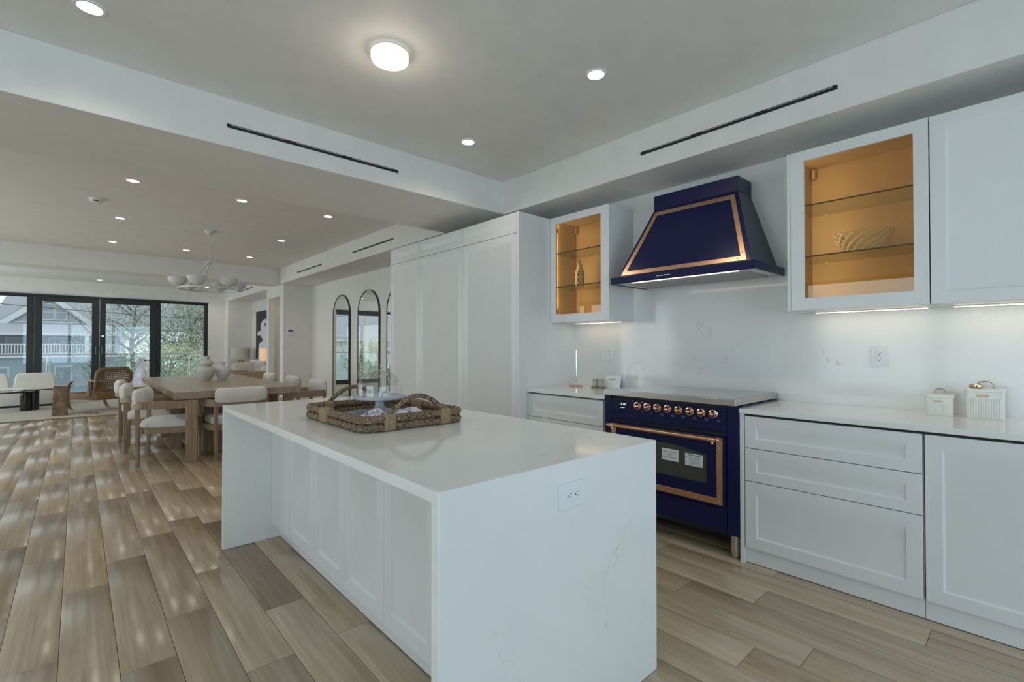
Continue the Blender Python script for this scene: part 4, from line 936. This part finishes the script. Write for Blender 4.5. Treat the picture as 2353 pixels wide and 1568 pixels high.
# ------------------------------------------------------------------ living room
RG = 0.0165
rg = M().box(-3.3, 2.3, 11.76, 15.55, 0.0005, 0.012)
r_ = thing('area_rug', 'large pale woven rug under the living room seating', 'rug', (-0.5, 13.6, 0))
obj('pile', rg, MT['rug'], r_, 0.003)
rb = M()
for i in range(150): rb.box(-3.3, 2.3, 11.775 + i * 0.025, 11.787 + i * 0.025, 0.012, 0.0155)
o = obj('woven_ribs', rb, MT['rug'], r_); o['kind'] = 'stuff'
obj('border', M().box(-3.3, 2.3, 11.745, 11.76, 0.0005, 0.015), MT['raffia'], r_)

t = thing('sofa', 'low ivory sofa with rounded back cushions in front of the glazing', 'sofa', (-1.3, 14.8, RG))
obj('plinth', M().loft([[(x, y, z) for x, y in rrect(-2.85, -0.22, 14.42, 15.2, 0.3)] for z in (RG, 0.06)]), MT['black'], t)
obj('seat_base', M().loft([[(x, y, z) for x, y in rrect(-2.95 - q, -0.12 + q, 14.33 - q, 15.3 + q, 0.34, 10)] for z, q in ((0.06, -0.015), (0.09, 0.0), (0.34, 0.0), (0.385, -0.02), (0.405, -0.07))]), MT['sofa'], t)
def back_pad(x0, x1, z0, z1, y):
    p = [(x0 - 0.03, z0), (x1 + 0.03, z0)] + arc(x1 - 0.09, z1 - 0.09, 0.09, 10, 90, 6) + arc(x0 + 0.09, z1 - 0.09, 0.09, 90, 170, 6)
    return M().prism(p, FY, y, y + 0.2)
for x0, x1, z1 in ((-1.0, -0.375, 0.71), (-1.78, -1.10, 0.71), (-2.55, -1.88, 0.71)): obj('back_cushion', back_pad(x0, x1, 0.385, z1, 14.82), MT['sofa'], t, 0.03, seg=3)

t = thing('coffee_table', 'black two-tier coffee table on cylinder pedestals on the rug', 'coffee table', (-0.8, 13.62, RG))
def ell(cx, cy_, rx, ry, z0, z1): return M().loft([[(cx + rx * q * math.cos(2 * PI * i / 44), cy_ + ry * q * math.sin(2 * PI * i / 44), z) for i in range(44)] for z, q in ((z0, 0.97), (z0 + 0.006, 1.0), (z1 - 0.004, 1.0), (z1, 0.985))])
obj('pedestal', M().lathe([(0.085, 0), (0.085, 0.375)], (-0.765, 13.62, RG), 32), MT['blackm'], t)
obj('pedestal', M().lathe([(0.075, 0), (0.075, 0.40)], (-0.645, 13.68, RG), 32), MT['blackm'], t)
obj('table_top', ell(-1.08, 13.66, 0.52, 0.38, 0.385, 0.41), MT['blackm'], t)
obj('upper_table_top', ell(-0.56, 13.78, 0.26, 0.26, 0.412, 0.432), MT['blackm'], t)

tag(obj('side_table', M().hexa([(-0.345, 12.15, RG + 0.001), (-0.128, 12.15, RG + 0.001), (-0.128, 12.42, RG + 0.001), (-0.345, 12.42, RG + 0.001), (-0.326, 12.17, 0.566), (-0.144, 12.17, 0.566), (-0.144, 12.40, 0.566), (-0.326, 12.40, 0.566)]), MT['stone'], bevel=0.004), 'brown veined marble block side table beside the rattan armchair', 'side table')

t = thing('rattan_armchair', 'bentwood armchair with woven rattan seat and back on the rug', 'armchair', (0.335, 12.60, RG), heading(118))
def strip(path, xw, th):
    P_ = [Vector(p) for p in path]; rings = []
    for i in range(len(P_)):
        tg = (P_[min(i + 1, len(P_) - 1)] - P_[max(i - 1, 0)]).normalized()
        side = Vector((0, 0, 1)).cross(tg) if abs(tg.z) < 0.3 and abs(tg.x) > 0.5 else Vector((1, 0, 0))
        nn = tg.cross(side).normalized(); side = nn.cross(tg).normalized()
        rings.append([tuple(P_[i] + side * a * xw / 2 + nn * b * th / 2) for a, b in ((-1, -1), (1, -1), (1, 1), (-1, 1))])
    return M().loft(rings)
for s_ in (-1, 1):
    x = s_ * 0.315
    pth = [(x, -0.46, 0.014)] + [(x, 0.22, 0.014)] + [(x, 0.22 + 0.2 * math.sin(a), 0.214 - 0.2 * math.cos(a)) for a in [math.radians(q) for q in range(12, 91, 13)]]
    pth += [(x, 0.425, 0.36), (x, 0.41, 0.46)] + [(x, 0.22 + 0.19 * math.cos(a), 0.42 + 0.19 * math.sin(a)) for a in [math.radians(q) for q in range(18, 91, 12)]] + [(x, 0.0, 0.615), (x, -0.38, 0.622)]
    obj('side_frame', strip(pth, 0.06, 0.026), MT['rattan_wood'], t, 0.005, w=False)
    obj('arm_post', M().hexa([(x - 0.02, -0.26, 0.33), (x + 0.02, -0.26, 0.33), (x + 0.02, -0.2, 0.33), (x - 0.02, -0.2, 0.33), (x - 0.02, -0.24, 0.61), (x + 0.02, -0.24, 0.61), (x + 0.02, -0.19, 0.61), (x - 0.02, -0.19, 0.61)]), MT['rattan_wood'], t, 0.004, w=False)
obj('back_rail', M().box(-0.335, 0.335, -0.43, -0.39, 0.595, 0.635), MT['rattan_wood'], t, 0.006, w=False)
obj('seat', M().loft([[(x, y, z) for x, y in rrect(-0.295 - q, 0.295 + q, -0.40 - q, 0.40 + q, 0.04)] for z, q in ((0.245, -0.01), (0.26, 0.0), (0.35, 0.0), (0.365, -0.012))]), MT['weave'], t, w=False)
sw = M()
for i in range(16):
    for j in range(18):
        x = -0.275 + i * 0.0367; y = -0.37 + j * 0.0435
        if (i + j) % 2: sw.box(x - 0.018, x + 0.018, y - 0.022, y + 0.022, 0.362, 0.372)
        else: sw.box(x - 0.02, x + 0.02, y - 0.014, y + 0.014, 0.362, 0.368)
o = obj('seat_weave', sw, MT['weave'], t, w=False); o['kind'] = 'stuff'
def bk_pt(x, v): return (x * 0.89, -0.36 - 0.10 * v, 0.42 + 0.43 * v)
edge = [(-0.34, 0.02), (0.34, 0.02)] + [(0.34, 0.75)] + arc(0.34 - 0.10, 0.72, 0.10, 0, 90, 5)[1:-1] + [(0.24, 0.97), (-0.24, 0.97)] + [(-0.24 - 0.10 * math.sin(math.radians(q)), 0.72 + 0.25 * math.cos(math.radians(q))) for q in (25, 50, 75)] + [(-0.34, 0.72)]
obj('back_roll', M().tube([bk_pt(x, v) for x, v in edge], 0.035, 10, closed=True), MT['weave'], t, w=False)
bw = M()
for i in range(17): x = -0.30 + i * 0.0375; bw.tube([bk_pt(x, v) for v in (0.02, 0.5, 0.95)], 0.009, 5)
for j in range(11):
    v = 0.07 + j * 0.086
    bw.tube([(lambda p, k: (p[0], p[1] + (0.008 if k % 2 else -0.008), p[2]))(bk_pt(-0.31 + k * 0.031, v), k + j) for k in range(21)], 0.0085, 5)
obj('back_weave', bw, MT['weave'], t, w=False)

t = thing('sofa', 'pale wood-framed sofa with cushions below the black and white painting', 'sofa', (3.35, 14.2, 0))
obj('seat_base', M().box(2.95, 3.82, 13.55, 15.0, 0.14, 0.30), MT['sofa_wood'], t, 0.01)
obj('seat_cushion', M().box(2.93, 3.68, 13.64, 14.96, 0.30, 0.44), MT['sofa'], t, 0.04, seg=3)
obj('back_cushion', M().box(3.62, 3.82, 13.64, 14.96, 0.42, 0.78), MT['sofa'], t, 0.05, seg=3)
for y in (13.54, 14.96): 
    obj('arm_rail', M().box(2.835, 3.80, y, y + 0.07, 0.585, 0.655), MT['sofa_wood'], t, 0.015)
    obj('arm_panel', M().box(2.93, 3.80, y + 0.012, y + 0.058, 0.02, 0.59), MT['sofa_wood'], t, 0.006)
def pillow(lab, cx, cy_, cz, sx, sy, sz, rz, ry, mats, split=None):
    m = M(); n = 12
    def P_(u, v, s_):
        e = (1 - u ** 4) * (1 - v ** 4); p = 1 - 0.10 * (1 - abs(u)) * (abs(v) ** 3); q = 1 - 0.10 * (1 - abs(v)) * (abs(u) ** 3)
        return (sx / 2 * u * p, s_ * sy / 2 * math.sqrt(max(e, 0)), sz / 2 * v * q)
    for s_ in (-1, 1):
        for i in range(n):
            for j in range(n):
                u0, u1, v0, v1 = -1 + 2 * i / n, -1 + 2 * (i + 1) / n, -1 + 2 * j / n, -1 + 2 * (j + 1) / n
                k = 1 if split and split(u0, v0) else 0
                m.add([P_(u0, v0, s_), P_(u1, v0, s_), P_(u1, v1, s_), P_(u0, v1, s_)], [(0, 1, 2, 3)], k)
    R = Matrix.Rotation(rz, 4, 'Z') @ Matrix.Rotation(ry, 4, 'X')
    m.v = [tuple(R @ Vector(p) + Vector((cx, cy_, cz))) for p in m.v]
    return tag(obj('cushion', m, mats), lab, 'cushion')
pillow('cream and slate leaf-patterned lumbar cushion on the wood-framed sofa', 3.20, 13.98, 0.72, 0.56, 0.17, 0.34, 0.08, 0.2, [MT['sofa'], MT['cushion_b']], lambda u, v: v < -0.25 and u < 0.25)
pillow('plain white square cushion on the wood-framed sofa', 3.62, 14.25, 0.73, 0.38, 0.18, 0.40, -0.35, 0.2, [MT['white']])
def lamp(lab, x, y, lit):
    s = thing('end_table', 'round wooden end table holding ' + lab.split(' by')[0].split(' beside')[0], 'table', (x, y, 0))
    obj('base', M().lathe([(0.20, 0.0), (0.20, 0.02), (0.05, 0.035), (0.05, 0.45)], (x, y, 0.0005), 24), MT['sofa_wood'], s)
    obj('table_top', M().lathe([(0.26, 0.45), (0.265, 0.46), (0.265, 0.475), (0.26, 0.48)], (x, y, 0.0005), 32), MT['sofa_wood'], s)
    t = thing('table_lamp', lab, 'lamp', (x, y, 0.481))
    obj('base', M().box(x - 0.083, x + 0.083, y - 0.083, y + 0.083, 0.481, 0.90), MT['sofa_wood'], t, 0.006)
    obj('stem', M().cyl((x, y, 0.90), (x, y, 1.15), 0.01, 8), MT['brass'], t)
    obj('shade', M().lathe([(0.237, 0.935), (0.24, 0.94), (0.24, 1.25), (0.237, 1.255), (0.232, 1.25), (0.232, 0.94), (0.237, 0.935)], (x, y, 0), 40, caps=(False, False)), MT['shade_lit'] if lit else MT['lampshade'], t)
    return t
lamp('unlit table lamp with linen drum shade beside far alcove wall', 3.44, 15.33, False)
lamp('glowing table lamp with amber drum shade beside hall opening', 3.585, 13.0, True)
t = thing('painting', 'tall black canvas painting with white abstract figure above sofa', 'painting', (3.83, 14.3, 1.6))
obj('canvas', M().box(3.812, 3.8395, 13.55, 15.224, 0.94, 2.29), MT['canvas_k'], t)
fg = [(14.263, 2.056), (14.512, 2.03), (14.68, 1.963), (14.764, 1.893), (14.719, 1.781), (14.718, 1.732), (14.98, 1.738), (15.067, 1.678), (15.111, 1.616), (14.715, 1.597), (14.585, 1.51), (14.541, 1.448), (14.797, 1.401), (14.927, 1.34), (14.969, 1.254), (14.984, 0.943), (13.6, 0.942), (13.7, 1.35), (13.95, 1.5), (13.9, 1.9)]
obj('white_figure', M().prism(fg, FX, 3.8105, 3.8118), MT['canvas_w'], t)
obj('dark_mark', M().prism([(14.30, 1.86), (14.41, 1.90), (14.30, 1.95), (14.2, 1.90)], FX, 3.8098, 3.8104), MT['canvas_k'], t)

# ------------------------------------------------------------------ outside the far glazing
struct('ground', M().box(-70, 60, 18.6, 130, -4.2, -4.0), MT['ground'])
struct('balcony', M().box(-4.0, 4.2, 16.4, 18.3, -0.35, -0.02), MT['deck'])
t = thing('glass_railing', 'balcony glass railing with slim metal handrail outside the glazing', 'railing', (0, 18, -0.02))
obj('handrail', M().cyl((-4.0, 18.0, 1.075), (4.2, 18.0, 1.075), 0.022, 12), MT['grey_stone'], t)
PX = (-3.2, -0.605, 1.56, 2.592, 4.1)
for a, b in zip(PX, PX[1:]): obj('pane', M().box(a + 0.05, b - 0.05, 17.995, 18.005, 0.02, 0.985), MT['rail_glass'], t)
for x in PX:
    p = obj('post', M().cyl((x, 18.0, -0.02), (x, 18.0, 0.99), 0.025, 12), MT['steel'], t)
    obj('bracket', M().cyl((x, 18, 0.985), (x, 18, 1.06), 0.008, 8), MT['steel'], p)
    obj('clamp', M().box(x - 0.09, x + 0.09, 17.985, 18.015, 0.86, 0.895), MT['slot'], p)
t = thing('feather_flag', 'pale pink feather flag with white lettering behind the railing', 'flag', (1.6, 22, -4))
fp = [(1.44, 0.0), (1.52, 0.4), (1.60, 0.62), (1.70, 0.80), (1.83, 0.90), (1.95, 0.93), (1.87, 0.55), (1.82, 0.0), (1.75, -1.8), (1.30, -1.8)]
fp = [(1.27 + (x - 1.30), z) for x, z in fp]
obj('cloth', M().prism(fp, FY, 22.0, 22.006), MT['flag'], t)
obj('pole', M().tube([(1.27, 21.99, -4.0), (1.27, 21.99, -1.8), (1.41, 21.99, 0.0), (1.57, 21.99, 0.62), (1.80, 21.99, 0.90), (1.92, 21.99, 0.93)], 0.018, 8), MT['grey_stone'], t)
text('lettering', 'STIES', 0.26, MT['flagtext'], t, (1.63, 21.995, 0.22), Vector((0.17, 0, 0.985)).normalized(), Vector((-0.985, 0, 0.17)).normalized())

def house_A():
    Y = 55.0
    t = thing('neighbour_house', 'blue-grey shingled house with white gable and porch railing across street', 'house', (-1.75, Y, -4))
    obj('gable_wall', M().prism([(-4.6, 3.0), (1.1, 3.0), (-1.75, 5.5)], FY, Y - 0.05, Y + 4), MT['siding'], t)
    for a, b in (((-4.95, 2.95), (-1.75, 5.72)), ((1.45, 2.95), (-1.75, 5.72))):
        obj('bargeboard', M().prism([a, b, (b[0], b[1] - 0.5), (a[0] + (0.35 if a[0] < b[0] else -0.35), a[1] - 0.22)], FY, Y - 0.5, Y - 0.3), MT['trimw'], t)
        obj('gable_roof', M().prism([a, b, (b[0], b[1] + 0.12), (a[0], a[1] + 0.12)], FY, Y - 0.5, Y + 5), MT['shingle'], t)
    for x0, x1 in ((-2.17, -1.52), (-1.36, -0.75)):
        f = obj('window', M().box(x0 - 0.09, x1 + 0.09, Y - 0.14, Y - 0.06, 3.47, 4.85), MT['trimw'], t)
        obj('pane', M().box(x0, x1, Y - 0.16, Y - 0.14, 3.56, 4.12), MT['winglass'], f); obj('pane', M().box(x0, x1, Y - 0.16, Y - 0.14, 4.18, 4.76), MT['winglass'], f)
    obj('main_roof', M().hexa([(-5.3, Y + 0.2, 2.9), (9, Y + 0.2, 2.9), (9, Y + 10, 2.9), (-5.3, Y + 10, 2.9), (-3.4, Y + 4.5, 8.4), (7.5, Y + 4.5, 8.4), (7.5, Y + 5, 8.4), (-3.4, Y + 5, 8.4)]), MT['shingle'], t)
    obj('belt_trim', M().box(-6.2, 2.4, Y - 0.12, Y, 3.22, 3.36), MT['trimw'], t)
    obj('porch_roof', M().hexa([(-7.2, Y - 2.2, 2.30), (3.2, Y - 2.2, 2.30), (3.2, Y, 2.30), (-7.2, Y, 2.30), (-6.4, Y - 0.3, 3.24), (2.4, Y - 0.3, 3.24), (2.4, Y, 3.24), (-6.4, Y, 3.24)]), MT['shingle'], t)
    obj('fascia', M().box(-7.25, 3.25, Y - 2.3, Y - 2.2, 2.18, 2.40), MT['trimw'], t)
    obj('porch_wall', M().box(-6.8, 2.8, Y - 0.1, Y + 4, -4, 2.3), MT['siding'], t)
    for x in (-3.55, -1.1, 1.4):
        f = obj('window', M().box(x - 0.7, x + 0.7, Y - 0.2, Y - 0.1, 0.75, 2.05), MT['trimw'], t); obj('pane', M().box(x - 0.6, x + 0.6, Y - 0.22, Y - 0.2, 0.8, 1.95), MT['winglass'], f)
    for x in (-6.9, -4.9, -2.45, 0.55, 2.9): obj('column', M().box(x - 0.13, x + 0.13, Y - 2.25, Y - 2.0, 0.55, 2.2), MT['trimw'], t)
    obj('porch_deck', M().box(-7.2, 3.2, Y - 2.3, Y, 0.42, 0.62), MT['trimw'], t)
    r = obj('porch_railing', M().box(-7.0, 3.0, Y - 2.2, Y - 2.12, 1.42, 1.50).box(-7.0, 3.0, Y - 2.2, Y - 2.12, 0.70, 0.76), MT['trimw'], t)
    bl = None
    for i in range(60):
        x = -6.95 + i * 0.168
        if bl is None: bl = obj('baluster', M().box(-0.032, 0.032, -0.03, 0.03, 0, 0.66), MT['trimw'], r, w=False); o = bl
        else: o = bl.copy(); COL.objects.link(o)
        o.location = Vector((x, Y - 2.16, 0.76)) - t.location
    obj('lower_wall', M().box(-7.1, 3.1, Y - 2.1, Y + 4, -4, 0.42), MT['siding'], t)
    for x in (-4.4, -0.85, 1.9):
        f = obj('window', M().box(x - 0.55, x + 0.55, Y - 2.2, Y - 2.1, -1.9, -0.25), MT['trimw'], t); obj('pane', M().box(x - 0.42, x + 0.42, Y - 2.22, Y - 2.2, -1.78, -0.38), MT['winglass'], f)
house_A()
def house_B():
    Y = 46.0
    t = thing('neighbour_house', 'white house with grey hip roof and small cupola seen in mirrors', 'house', (-13, Y, -4))
    obj('wall', M().box(-24, -8.8, Y, Y + 9, -4, 1.9), MT['extwall'], t)
    obj('eaves', M().box(-24.4, -8.4, Y - 0.5, Y + 9.4, 1.8, 2.1), MT['trimw'], t)
    obj('roof', M().hexa([(-24.5, Y - 0.6, 2.1), (-8.3, Y - 0.6, 2.1), (-8.3, Y + 9.5, 2.1), (-24.5, Y + 9.5, 2.1), (-20, Y + 4, 6.3), (-11, Y + 4, 6.3), (-11, Y + 5, 6.3), (-20, Y + 5, 6.3)]), MT['shingle'], t)
    c = obj('cupola', M().box(-12.5, -11.3, Y + 3.6, Y + 4.8, 5.6, 7.3), MT['trimw'], t)
    for x in (-12.15, -11.65): obj('pane', M().box(x - 0.16, x + 0.16, Y + 3.55, Y + 3.6, 6.3, 7.1), MT['winglass'], c)
    obj('cupola_roof', M().lathe([(1.15, 7.3), (0.9, 7.5), (0.05, 8.6)], (-11.9, Y + 4.2, 0), 8), MT['shingle'], t)
    for x in (-10, -13, -16.5):
        f = obj('window', M().box(x - 0.6, x + 0.6, Y - 0.08, Y, -0.6, 1.0), MT['trimw'], t); obj('pane', M().box(x - 0.45, x + 0.45, Y - 0.1, Y - 0.08, -0.45, 0.85), MT['winglass'], f)
house_B()
t = thing('utility_pole', 'weathered wooden utility pole with crossarm reflected in middle mirror', 'pole', (-5.2, 27, -4))
obj('shaft', M().cyl((-5.2, 27, -4), (-5.2, 27, 6.5), 0.16, 14, r1=0.12), MT['pole'], t)
obj('crossarm', M().box(-6.4, -4.0, 26.93, 27.07, 4.4, 4.55), MT['pole'], t)
for i, (z, sg) in enumerate(((3.2, 0.5), (4.5, 0.7), (3.9, 0.6))):
    pts = [(-5.2 + 22 * q, 26.8 - 3.5 * q, z - sg * 4 * q * (1 - q) - 0.4 * q) for q in [k / 16 for k in range(17)]]
    pts = [(-5.2 - 18 * q, 26.8 + 2 * q, z - sg * 4 * q * (1 - q)) for q in [k / 10 for k in range(10, 0, -1)]] + pts
    tag(obj('power_line', M().tube(pts, 0.014, 5), MT['slot']), ('upper', 'middle', 'lowest')[(1, 0, 2)[i] if i != 2 else 1] + ' sagging black power line running past the houses' if i != 2 else 'thin sagging black power line between the other two lines', 'power line')

def tree(lab, x, y, z0, h, rx, rz, n, mat, seed, leaf=0.16, trunk=0.14):
    rnd = random.Random(seed)
    t = thing('tree', lab, 'tree', (x, y, z0))
    tr = M(); top = z0 + h
    tr.tube([(x, y, z0), (x + 0.1, y, z0 + h * 0.3), (x - 0.1, y + 0.1, z0 + h * 0.6), (x + 0.1, y, top - rz * 0.5)], lambda q: trunk * (1 - 0.75 * q), 8)
    cl = []
    for i in range(16):
        a = rnd.uniform(0, 2 * PI); zz = rnd.uniform(z0 + h * 0.35, top - rz * 0.3); rr = rx * rnd.uniform(0.5, 1.0)
        e = (x + rr * math.cos(a), y + rr * 0.7 * math.sin(a), min(top, zz + rr * rnd.uniform(0.4, 0.9)))
        mid = (x + rr * 0.4 * math.cos(a), y + 0.3 * rr * math.sin(a), zz + rr * 0.25)
        tr.tube([(x, y, zz - 0.2), mid, e], lambda q: trunk * 0.4 * (1 - 0.8 * q), 5); cl += [e, mid]
    obj('trunk', tr, MT['bark'], t)
    lf = M(); cz = top - rz
    for i in range(n):
        if rnd.random() < 0.55:
            c = rnd.choice(cl); p = Vector((rnd.gauss(c[0], rx * 0.2), rnd.gauss(c[1], rx * 0.2), rnd.gauss(c[2], rx * 0.2)))
        else:
            a = rnd.uniform(0, 2 * PI); v = rnd.uniform(-1, 1); q = rnd.uniform(0.35, 1) * math.sqrt(1 - v * v)
            p = Vector((x + rx * q * math.cos(a), y + rx * 0.8 * q * math.sin(a), cz + rz * v))
        u = Vector((rnd.uniform(-1, 1), rnd.uniform(-1, 1), rnd.uniform(-1, 1))).normalized(); w = u.orthogonal().normalized(); L = leaf * rnd.uniform(0.6, 1.3)
        lf.add([p - u * L, p + w * L * 0.45, p + u * L, p - w * L * 0.45], [(0, 1, 2, 3)])
    obj('foliage', lf, mat, t, flat=True)
    return t
tree('leafy sage-green tree filling the right-hand fixed pane', 4.4, 30, -4, 8.2, 2.4, 3.2, 13000, MT['leafA'], 1, 0.075)
tree('pale grey-green tree with sparse crown behind the sliding doors', 2.5, 37, -4, 9.0, 2.0, 3.0, 6500, MT['leafC'], 2, 0.07, 0.2)
tree('thin sparse tree with bare branches in front of gabled house', 0.75, 43.5, -4, 8.2, 2.0, 2.6, 3000, MT['leafC'], 5, 0.06, 0.13)
tree('tall grey-green tree behind the sage-green tree', 9.0, 45, -4, 11.5, 3.4, 4.5, 9000, MT['leafC'], 9, 0.11, 0.2)
tree('young yellow-green tree low behind the balcony railing', 3.0, 26, -4, 5.35, 1.9, 1.3, 8000, MT['leafB'], 4, 0.05, 0.08)
tree('small yellow-green tree beside white house seen in mirrors', -10.5, 38, -4, 5.6, 1.8, 1.8, 1500, MT['leafB'], 6, 0.15, 0.1)
tree('dark leafy shrub-like tree far right beyond balcony', 11.5, 33, -4, 8.0, 3.0, 3.2, 2600, MT['leafA'], 11, 0.2, 0.15)
